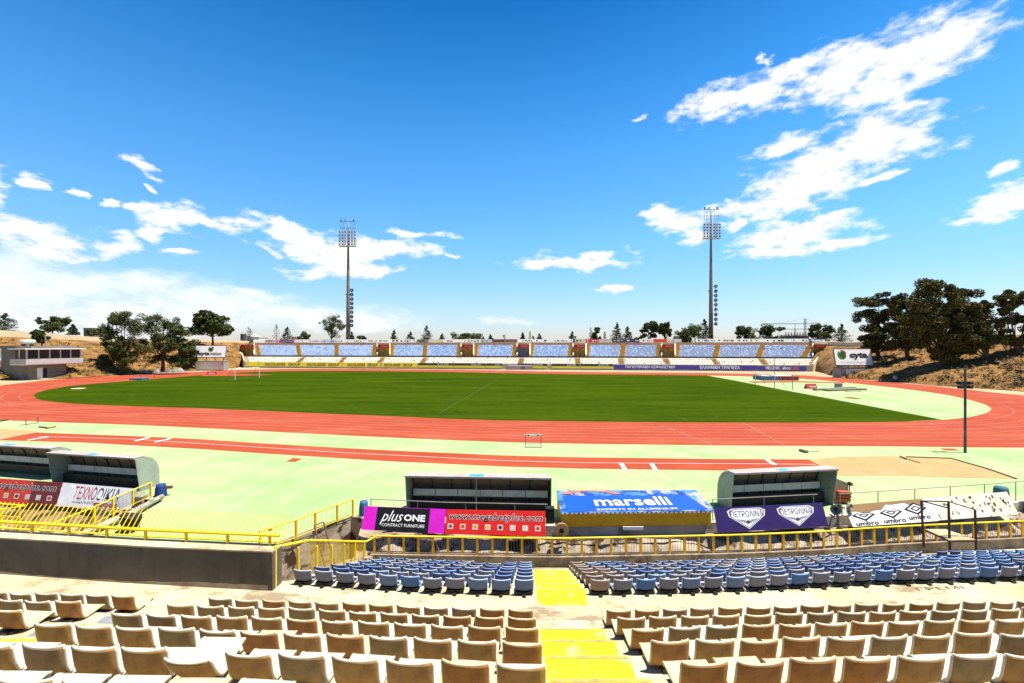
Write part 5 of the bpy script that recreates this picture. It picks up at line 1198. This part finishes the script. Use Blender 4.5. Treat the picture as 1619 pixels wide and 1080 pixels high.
# hand roller near pit, rake
t=thing('court_broom',G(1270,714),'grey broom head with a long handle lying by the sand pit','broom'); a=G(1265,713.5);b=G(1276,716.6)
g=MB(); g.bar(a+Vector((0,0,.1)),b+Vector((0,0,.1)),.22,.16); g.build('head',mat('broom_grey',(.17,.14,.12)),t); g=MB(); g.bar(G(1274,715.4)+Vector((0,0,.1)),G(1295,715.2)+Vector((0,0,.05)),.04); g.build('handle',M_wood,t)
t=thing('rake',G(1428,725),'long dark rake lying in the right sand pit','rake'); g=MB(); a=G(1428,725.5); g.bar(a+Vector((0,-.25,.05)),a+Vector((0,.25,.12)),.07); g.build('head',M_dark,t)
g=MB(); g.bar(a+Vector((0,0,.08)),G(1455,732.5)+Vector((0,0,.03)),.04); g.build('handle',M_dark,t)
# goals
def goal(p,q,h,label,dep):
    p=Vector((*p,0));q=Vector((*q,0)); t=thing('football_goal',p,label,'goal','football goals'); d=(q-p).normalized(); n=Vector((d.y,-d.x,0))*dep
    for a in (p,q): g=MB(); g.tube([a,a+Vector((0,0,h))],.07,8); g.build('goal_post',M_whitep,t)
    g=MB(); g.tube([p+Vector((0,0,h)),q+Vector((0,0,h))],.07,8); g.build('crossbar',M_whitep,t)
    g=MB()
    for a in (p,q): g.tube([a+Vector((0,0,h)),a+n*.45+Vector((0,0,h))],.035,5); g.tube([a+n*.45+Vector((0,0,h)),a+n],.035,5)
    g.tube([p+n,q+n],.03,5); g.build('net_frame',M_steel,t)
goal((-60.7,97),(-59.5,104.2),2.44,'left football goal, white posts without a net in front of the left scoreboard',-1.8)
goal((46.2,77.9),(46.7,85.0),2.25,'right football goal, white posts beside the crash mat',1.9)
for px,pb,pt,lb in ((1224.7,603,566,'tall thin dark pole rising behind the right goal'),(1253,617,592,'short thin pole right of the right goal'),(1317,603,584,'thin post on the right bank edge left of the right scoreboard')):
    b=G(px,pb); g=MB(); g.tube([b,Vector((b.x,b.y,EYE-(pt-HY)*b.y/F))],.06,6); tag(g.build('thin_pole',M_steel),lb,'pole')
# crash mat
t=thing('crash_mat',G(1230,600.5),'low crash mat, blue at left and dark red at right, near the right goal','crash mat')
a=G(1202,601);b=G(1260,601.5); w=b.x-a.x
g=MB(); g.box(a.x,a.y-1.5,0,a.x+w*.42,a.y+3,.85); g.build('blue_section',mat('mat_blue',(.05,.10,.22),(.10,.13,.2),scale=1),t)
g=MB(); g.box(a.x+w*.42+.02,a.y-1.5,0,b.x,a.y+3,.85); g.build('red_section',mat('mat_red',(.20,.015,.02),(.26,.04,.03),scale=1),t)
g=MB(); g.box(a.x+.3,a.y-1.3,.852,b.x-.6,a.y+2.8,1.0); g.build('top_cover',mat('mat_cover',(.45,.43,.42)),t)
def prismad(px0,px1,pyb,h,label,letters=True):
    a=G(px0,pyb);b=G(px1,pyb); t=thing('field_board',a,label,'advertising board','red wedge boards on the grass'); y=a.y
    g=MB(); g.prism([(a.x,y,0),(a.x,y+.9,0),(a.x,y+.45,h)],(b.x-a.x,0,0)); g.build('wedge',mat('wedge_red',(.32,.015,.015),(.26,.012,.012)),t)
    g=MB(); V=Vector((0,.45,h)).normalized(); o_=Vector((a.x+(b.x-a.x)*.3,y,0))+V*h*.35+Vector((0,-.02,.0)); textmesh("McDonald's",g,o_,(1,0,0),V,(b.x-a.x)*.62,h*.35,.02,bold=.02); g.build('lettering',M_whitep,t)
prismad(1276,1293,615,.85,'red wedge advertising board on the green area right of the right goal')
prismad(326,340,592.3,.7,'red wedge advertising board on the track near the left scoreboard')
g=MB(); g.box(*[v for v in (G(1323,613).x,G(1323,613).y,0)],G(1332,613).x,G(1323,613).y+.6,.75); g.box(G(1327.2,613).x,G(1323,613).y-.02,0,G(1327.8,613).x,G(1323,613).y,.75); tag(g.build('grey_box',mat('grey_box',(.2,.2,.18))),'small grey double box behind the flat mats at the right','box')
t=thing('flat_mats',G(1320,618),'long low dark olive mats lying on the green area at the right','mats')
for a,b,w in (((1291,618),(1352,614.6),1.0),((1310,619),(1368,616.8),1.3)):
    g=MB(); p=G(*a);q=G(*b); g.hexa([(p.x,p.y,0),(q.x,q.y-w*.3,0),(q.x,q.y+w,0),(p.x,p.y+w,0),(p.x,p.y,.28),(q.x,q.y-w*.3,.28),(q.x,q.y+w,.28),(p.x,p.y+w,.28)]); g.build('mat',mat('mat_olive',(.10,.10,.05),(.2,.18,.13),scale=1),t)
g=MB(); p=G(1338,619.3); g.box(p.x,p.y-.3,0,p.x+2.3,p.y+.5,.10); tag(g.build('white_slab',M_conc),'white slab at the foot of the olive mats','slab')
# left mats, junk
g=MB(); p=G(204,601);q=G(238,600); g.box(p.x,p.y,0,q.x-.5,p.y+2,.35); tag(g.build('blue_mat',mat('mat_blue2',(.03,.13,.25),(.02,.08,.15))),'low blue mat on the grass edge below the left eucalyptus trees','mat')
for px in (223,244):
    b=G(px,598.5); g=MB(); g.tube([b,b+Vector((0,0,1.1))],.04,5); g.bar(b+Vector((-.2,0,1.1)),b+Vector((.4,0,1.1)),.06); tag(g.build('jump_stand',M_dark),'thin jump stand, %s of the pair behind the blue mat'%('left' if px<230 else 'right'),'stand','jump stands')
r=random.Random(31)
for i in range(11):
    px=188+i*9.2; b=G(px,592.4-.35*i); cc=r.choice([(.33,.32,.28),(.16,.22,.17),(.38,.36,.33),(.30,.2,.17)]); g=MB(); rx=r.uniform(.7,1.3); hh=r.uniform(.7,1.5); n=9
    for j in range(5):
        for k in range(n):
            a=2*PI*k/n; rr_=rx*math.cos(j/4*PI/2*.95)*(1+.3*noise.noise(Vector((k,j,i)))); g.v.append((b.x+math.cos(a)*rr_,b.y+1+math.sin(a)*rr_*.7,hh*j/4*(1+.2*noise.noise(Vector((k,j,i+9))))))
    for j in range(4):
        for k in range(n): g.f.append((j*n+k,j*n+(k+1)%n,(j+1)*n+(k+1)%n,(j+1)*n+k)); g.m.append(0)
    g.f.append(tuple(4*n+k for k in range(n))); g.m.append(0)
    tag(g.build('tarpaulin_heap',mat('heap_%02d'%int(cc[0]*99),cc,tuple(x*.5 for x in cc),scale=2,world=True)),'%s heap from the left in the pile of pale covered mats below the left trees'%ordn(i),'heap','pile of covered mats')
# scoreboards with container
def scoreboard(px0,px1,pyt,pyb,Yb,cx0,cx1,cyt,cyb,label,clabel,kind):
    Y=Yb; tl=A(px0,pyt,Y);br_=A(px1,pyb,Y); t=thing('billboard',(tl.x,Y,0),label,'billboard')
    KT=.22; g=MB(); hz=(tl.z-br_.z)*KT; g.hexa([(tl.x,Y,br_.z),(br_.x,Y,br_.z),(br_.x,Y+.3,br_.z),(tl.x,Y+.3,br_.z),(tl.x,Y+hz,tl.z),(br_.x,Y+hz,tl.z),(br_.x,Y+hz+.3,tl.z),(tl.x,Y+hz+.3,tl.z)]); g.build('panel',mat('billboard_face',(.80,.76,.74),(.72,.68,.66),scale=.5,world=True),t)
    g=MB(); w=.12
    c4=[Vector((tl.x-.05,Y+.1,br_.z-.05)),Vector((br_.x+.05,Y+.1,br_.z-.05)),Vector((br_.x+.05,Y+hz+.1,tl.z+.05)),Vector((tl.x-.05,Y+hz+.1,tl.z+.05))]
    for q in range(4): g.bar(c4[q],c4[(q+1)%4],.1,.4)
    g.build('frame',M_steel,t)
    for f in (.08,.36,.64,.92): g=MB(); xx=tl.x+(br_.x-tl.x)*f; g.bar((xx,Y+.35,0),(xx,Y+.35,br_.z+.2),.15); g.build('leg',M_dark,t)
    W_=br_.x-tl.x;H_=tl.z-br_.z; at=lambda fx,fy,o=.03:Vector((tl.x+W_*fx,Y-o+H_*fy*KT,br_.z+H_*fy))
    def disc(cx,cy,r,c,nm,a0=0,a1=2*PI,ri=0,o=.03):
        g=MB(); n=26; v=[]
        for i in range(n+1):
            a=a0+(a1-a0)*i/n; v+= [at(cx,cy,o)+Vector((math.cos(a)*r,math.sin(a)*r*KT,math.sin(a)*r)),at(cx,cy,o)+Vector((math.cos(a)*ri,math.sin(a)*ri*KT,math.sin(a)*ri))]
        g.add(v,[(2*i+1,2*i,2*i+2,2*i+3)[::-1] for i in range(n)]); g.build('emblem',inkm(c),t)
    if kind=='cyta':
        disc(.21,.66,H_*.30,(.30,.09,.012),0,.25,1.9,H_*.18); disc(.20,.66,H_*.29,(.05,.16,.03),0,2.2,6.2,H_*.14,.04); disc(.22,.68,H_*.19,(.02,.085,.015),0,o=.06); disc(.285,.74,H_*.06,(.4,.05,.02),0,o=.05)
        g=MB(); textmesh('cyta',g,at(.40,.36,.06),(1,0,0),(0,KT,1),W_*.5,H_*.46,0,bold=.05); g.build('lettering',inkm((.012,.014,.014)),t)
        g=MB(); textmesh('για τον κόσμο, για τον μικρόκοσμο',g,at(.14,.13,.05),(1,0,0),(0,KT,1),W_*.75,H_*.10,0); g.build('lettering',inkm((.12,.12,.12)),t)
    else:
        disc(.5,.72,H_*.24,(.05,.16,.02),0,2.2,6.2,H_*.12); disc(.5,.72,H_*.15,(.02,.085,.015),0,o=.05); disc(.55,.82,H_*.12,(.4,.06,.015),0,o=.04)
        g=MB(); textmesh('cyta',g,at(.13,.10,.06),(1,0,0),(0,KT,1),W_*.35,H_*.36,0,bold=.04); g.build('lettering',inkm((.012,.014,.014)),t)
        g=MB(); textmesh('vision',g,at(.49,.18,.06),(1,0,0),(0,KT,1),W_*.38,H_*.27,0,bold=.03); g.build('lettering',inkm((.05,.14,.012)),t)
    Y2=Yb-1.2; a=A(cx0,cyb,Y2);b=A(cx1,cyt,Y2); t=thing('container',(a.x,Y2,0),clabel,'container')
    g=MB(); g.box(a.x,Y2,0,b.x,Y2+2.4,b.z); g.build('body',M_shell,t)
    n=2 if kind!='cyta' else 9
    for i in range(n):
        g=MB(); w=(b.x-a.x)*(.94 if kind!='cyta' else .72)/n; x0=a.x+(b.x-a.x)*(.03 if kind!='cyta' else .17)+w*i; g.box(x0+.03,Y2-.05,.35,x0+w-.03,Y2-.003,b.z-.15); g.build('shutter_panel',mat('shutter_white',(.78,.74,.68),(.68,.64,.58),scale=.6),t)
    g=MB(); g.box(a.x-.1,Y2-.3,b.z,b.x+.1,Y2+2.5,b.z+.14); g.build('roof',M_dark if kind=='cyta' else M_shell,t)
scoreboard(307.5,356,547,564.5,134,308,353,571.5,585,'white billboard reading cytavision on the left bank beside the stand','pale container with two shutters under the cytavision billboard','vision')
scoreboard(1322,1380,552.5,577,105,1329,1379,582,597.5,'white billboard reading cyta with a green and orange ball on the right bank','container with white slatted shutter under the cyta billboard','cyta')
# control building
Cc=Vector((-105.7,97)); u1=Vector((-.98,.2)).normalized(); u2=Vector((.2,.98)).normalized(); zt=EYE-(547-HY)*97/F
t=thing('control_building',(Cc.x,Cc.y,0),'two-storey grey control building with dark window band and white balcony at the left','building')
mbg=mat('grey_render',(.20,.18,.14),(.15,.135,.105),rough=.9,scale=.4,world=True,stain=(.09,.08,.06),sscale=.5)
def cb(mb,a0,a1,b0,b1,z0,z1): # a along u1 (left), b along u2 (back-right)
    P=lambda a,b,z:(Cc.x+u1.x*a+u2.x*b,Cc.y+u1.y*a+u2.y*b,z); return mb.hexa([P(a1,b0,z0),P(a0,b0,z0),P(a0,b1,z0),P(a1,b1,z0),P(a1,b0,z1),P(a0,b0,z1),P(a0,b1,z1),P(a1,b1,z1)])
g=MB(); cb(g,0,8.3,0,6.8,0,3.3); cb(g,2.2,8.3,.0,6.8,3.3,7.3); g.build('wall',mbg,t)
g=MB(); cb(g,-1.4,3.2,-1.4,9.2,3.3,3.5); g.build('floor_slab',M_whitep,t)
g=MB(); cb(g,-1.5,3.2,-1.5,-1.35,3.5,4.65); cb(g,-1.5,-1.35,-1.35,9.2,3.5,4.65); g.build('balcony_wall',mat('balcony_white',(.46,.42,.38),scale=.5),t)
g=MB(); cb(g,-1.1,2.2,-1.1,9.0,3.5,6.7); g.build('control_room',mat('dark_glass',(.018,.012,.01),(.03,.02,.015),rough=.25,scale=.3),t)
for k in range(6):
    g=MB(); bb=-1.2+k*2.0; cb(g,-1.2,-1.05,bb,bb+.18,4.65,6.7); g.build('mullion',M_whitep,t)
g=MB(); cb(g,-1.2,-1.0,-1.22,-1.0,4.6,6.7); cb(g,.9,1.1,-1.22,-1.05,4.6,6.7); g.build('mullion',M_whitep,t)
g=MB(); cb(g,-1.9,3.2,-1.9,9.6,6.7,6.95); g.build('roof',M_whitep,t)
g=MB(); cb(g,-.9,8.4,-.2,8.4,6.95,7.5); g.build('roof_parapet',mbg,t)
g=MB(); cb(g,-.06,-.001,1.3,2.3,.2,2.6); g.build('door',M_whitep,t); g=MB(); cb(g,-.05,-.001,2.4,3.1,.2,2.5); g.build('doorway',M_black,t)
g=MB(); cb(g,-1.2,-.1,1.2,3.4,0,.25); g.build('door_step',M_conc,t)
for z in (1.5,3.15): g=MB(); cb(g,-.03,-.001,.0,6.8,z,z+.07); g.build('groove',M_dark,t)
q=A(44,541,98.5); t2=thing('water_tank',q,'white cylindrical water tank lying on the roof of the control building','water tank'); g=MB(); g.tube([q+Vector((-1.3,0,0)),q+Vector((1.3,0,0))],.55,14); g.build('tank',M_whitep,t2,smooth=True)
g=MB(); 
for s_ in (-.9,.9): g.box(q.x+s_-.1,q.y-.4,7.5,q.x+s_+.1,q.y+.4,q.z-.4)
g.build('cradle',M_dark,t2)
q=A(72,548,99.5); g=MB(); g.tube([q,A(72,526,99.5)],.12,6); tag(g.build('antenna_mast',M_steel),'thin pale mast on the roof of the control building','mast')
# second white building strip at the very left
g=MB(); q=A(-2,601,99); g.box(q.x-8,q.y+4,0,q.x-.4,q.y+10,6.6); g.box(q.x-8.2,q.y+3.6,3.2,q.x-.3,q.y+4,4.2); tag(g.build('annex_building',M_whitep),'sliver of a white building cut by the left edge beside the control building','building')
# red drum on wall of control building skip; white wall and steps at right
t=thing('boundary_wall',G(1583,594),'short white panel wall on the right bank at the photo edge','wall')
for i in range(6):
    p=A(1584+i*13,594.5+i*1.5,88-i*1.2);q=A(1584+(i+1)*13,596+i*1.5,88-(i+1)*1.2); g=MB(); d=(q-p); n=Vector((-d.y,d.x,0)).normalized()*.15
    h=Vector((0,0,1.55)); g.hexa([p-h*.3,q-h*.3,q+n-h*.3,p+n-h*.3,p+h,q+h,q+n+h,p+n+h]); g.build('panel',mat('panel_cream',(.40,.36,.29),scale=1),t)
t=thing('small_bleachers',G(1600,617),'small dark stepped bleachers beside the track at the right edge','bleachers')
for i in range(5):
    g=MB(); p=G(1588+i*5,618); g.hexa([(p.x+i*.2,69+i*.9,0),(p.x+9,67+i*.9,0),(p.x+9,67.9+i*.9,0),(p.x+i*.2,69.9+i*.9,0),(p.x+i*.2,69+i*.9,.35+.32*i),(p.x+9,67+i*.9,.35+.32*i),(p.x+9,67.9+i*.9,.35+.32*i),(p.x+i*.2,69.9+i*.9,.35+.32*i)]); g.build('step',mat('bleacher_step',(.10,.09,.09),(.17,.15,.13),scale=2),t)
t=thing('bench_pair',G(1426,602),'white low benches under the trees right of the right container','bench')
for a,b in ((1416,1426),(1427,1437)):
    p=A(a,599,93);q=A(b,599.4,93); g=MB(); g.box(p.x,93,p.z,q.x,93.5,p.z+.15); g.box(p.x,93.5,p.z,q.x,93.6,p.z+.6); g.box(p.x+.1,93.1,p.z-.8,p.x+.2,93.4,p.z); g.box(q.x-.2,93.1,p.z-.8,q.x-.1,93.4,p.z); g.build('seat',M_whitep,t)
# podium at the far side
t=thing('podium',G(823,585),'low pale platform in front of the far stand centre','podium')
a=G(803,584.8);b=G(843,585.2); g=MB(); g.box(a.x,a.y,0,b.x,a.y+2.2,1.15); g.build('base',mat('podium_pale',(.34,.25,.23),(.26,.2,.18),scale=.6),t)
g=MB(); g.box(a.x+(b.x-a.x)*.52,a.y-.03,.05,a.x+(b.x-a.x)*.68,a.y,1.1); g.build('grey_panel',mat('podium_grey',(.14,.12,.12)),t)
g=MB(); g.box(a.x+.1,a.y+.05,1.15,b.x-.1,a.y+.1,1.45); g.build('top_board',M_whitep,t)
for i,px in enumerate((753,787,884,941,1060,1133,1212,1241,426,447)):
    b=G(px,583.5+max(0,(px-800))*.006+(.5 if px>1000 else 0)); g=MB(); g.tube([b,b+Vector((0,0,1.2))],.06,6); g.tube([b+Vector((0,0,1.2)),b+Vector((0,0,1.28))],.1,6); tag(g.build('marker_post',M_steel),'thin marker post, %s from the left along the far edge of the track'%ordn(sorted((753,787,884,941,1060,1133,1212,1241,426,447)).index(px)),'post','marker posts on the far side')
# ================================================================== skyline
Yk=420
t=thing('tower_crane',A(1273,545,Yk),'blue tower crane rising beyond the trees behind the right end of the stand','crane')
mcr=mat('crane_blue',(.05,.13,.22)); a=A(1273,556,Yk);b=A(1273,503.5,Yk); g=MB()
def lattice(mb,p,q,w,n,th):
    d=(q-p); e=Vector((0,0,1)) if abs(d.normalized().z)<.5 else Vector((1,0,0))
    for s_ in (-1,1): mb.bar(p+e*w*s_/2,q+e*w*s_/2,th)
    for i in range(n):
        s_=1 if i%2 else -1; mb.bar(p.lerp(q,i/n)+e*w*s_/2,p.lerp(q,(i+1)/n)-e*w*s_/2,th*.7)
lattice(g,a,b,1.7,22,.35); g.build('mast',mcr,t)
g=MB(); lattice(g,A(1204,512.3,Yk),A(1297,511.3,Yk),1.0,40,.22); g.build('jib',mcr,t)
g=MB(); g.bar(A(1273,504,Yk),A(1225,512,Yk),.12); g.bar(A(1273,504,Yk),A(1293,511,Yk),.12); g.build('tie_rod',mcr,t)
g=MB(); p=A(1294,512,Yk); g.box(p.x-1,Yk-1,p.z-2,p.x+1.5,Yk+1,p.z+.2); g.build('counterweight',M_dark,t)
t=thing('tower_crane',A(1257,545,Yk+60),'fainter second crane jib just below the blue crane','crane'); g=MB(); lattice(g,A(1232,521,Yk+60),A(1285,520.5,Yk+60),1.2,26,.2); g.bar(A(1257,520,Yk+60),A(1257,512,Yk+60),.3); g.build('jib',mcr,t); g=MB(); lattice(g,A(1257,550,Yk+60),A(1257,520,Yk+60),1.5,10,.3); g.build('mast',mcr,t)
t=thing('unfinished_building',A(1260,545,400),'unfinished concrete building frame below the cranes','building')
for j in range(4):
    g=MB(); p=A(1243,545-j*5,400);q=A(1279,545-j*5,400); g.box(p.x,400,p.z,q.x,412,p.z+.45); g.build('floor_slab',mat('raw_concrete',(.17,.16,.15)),t)
    for i in range(9): g=MB(); xx=p.x+(q.x-p.x)*i/8; g.box(xx-.2,400.2,p.z,xx+.3,401,p.z+2.7); g.build('column',mat('raw_concrete',(.17,.16,.15)),t)
g=MB(); p=A(1243,545,405);q=A(1279,531,405); g.box(p.x,405,p.z,q.x,411,q.z); g.build('core',mat('raw_dark',(.05,.055,.065)),t)
r=random.Random(3)
for i,(a,b,tp_) in enumerate([(381,390,528.5),(390,396,531.5),(397,409,533.5),(132,148,519.5)]):
    Y=230 if i<3 else 190; p=A(a,546,Y);q=A(b,tp_,Y); t=thing('white_house',(p.x,Y,p.z),['tall white house with dark side left of the stand end','small white house between cypresses left of the stand end','wide low white house behind the left end of the stand','dark roofed house beyond the left bank wall'][i],'house')
    g=MB(); g.box(p.x,Y,p.z-2,q.x,Y+9,q.z); g.build('wall',M_whitep if i<3 else mbg,t); g=MB(); g.box(p.x-.2,Y-.2,q.z,q.x+.2,Y+9.2,q.z+.25); g.build('roof',M_whitep if i<3 else mat('tile_dark',(.08,.05,.045)),t)
    g=MB(); g.box(p.x+.6,Y-.04,p.z+1.5,p.x+1.5,Y-.005,p.z+2.8); g.build('window',M_black,t)
q=A(384,545,229); g=MB(); g.box(A(380,545,228).x,228,q.z,A(383.5,545,228).x,229.5,A(380,528,228).z); tag(g.build('grey_tower',mat('slate',(.05,.055,.07))),'slim dark grey block at the left side of the tall white house','building')
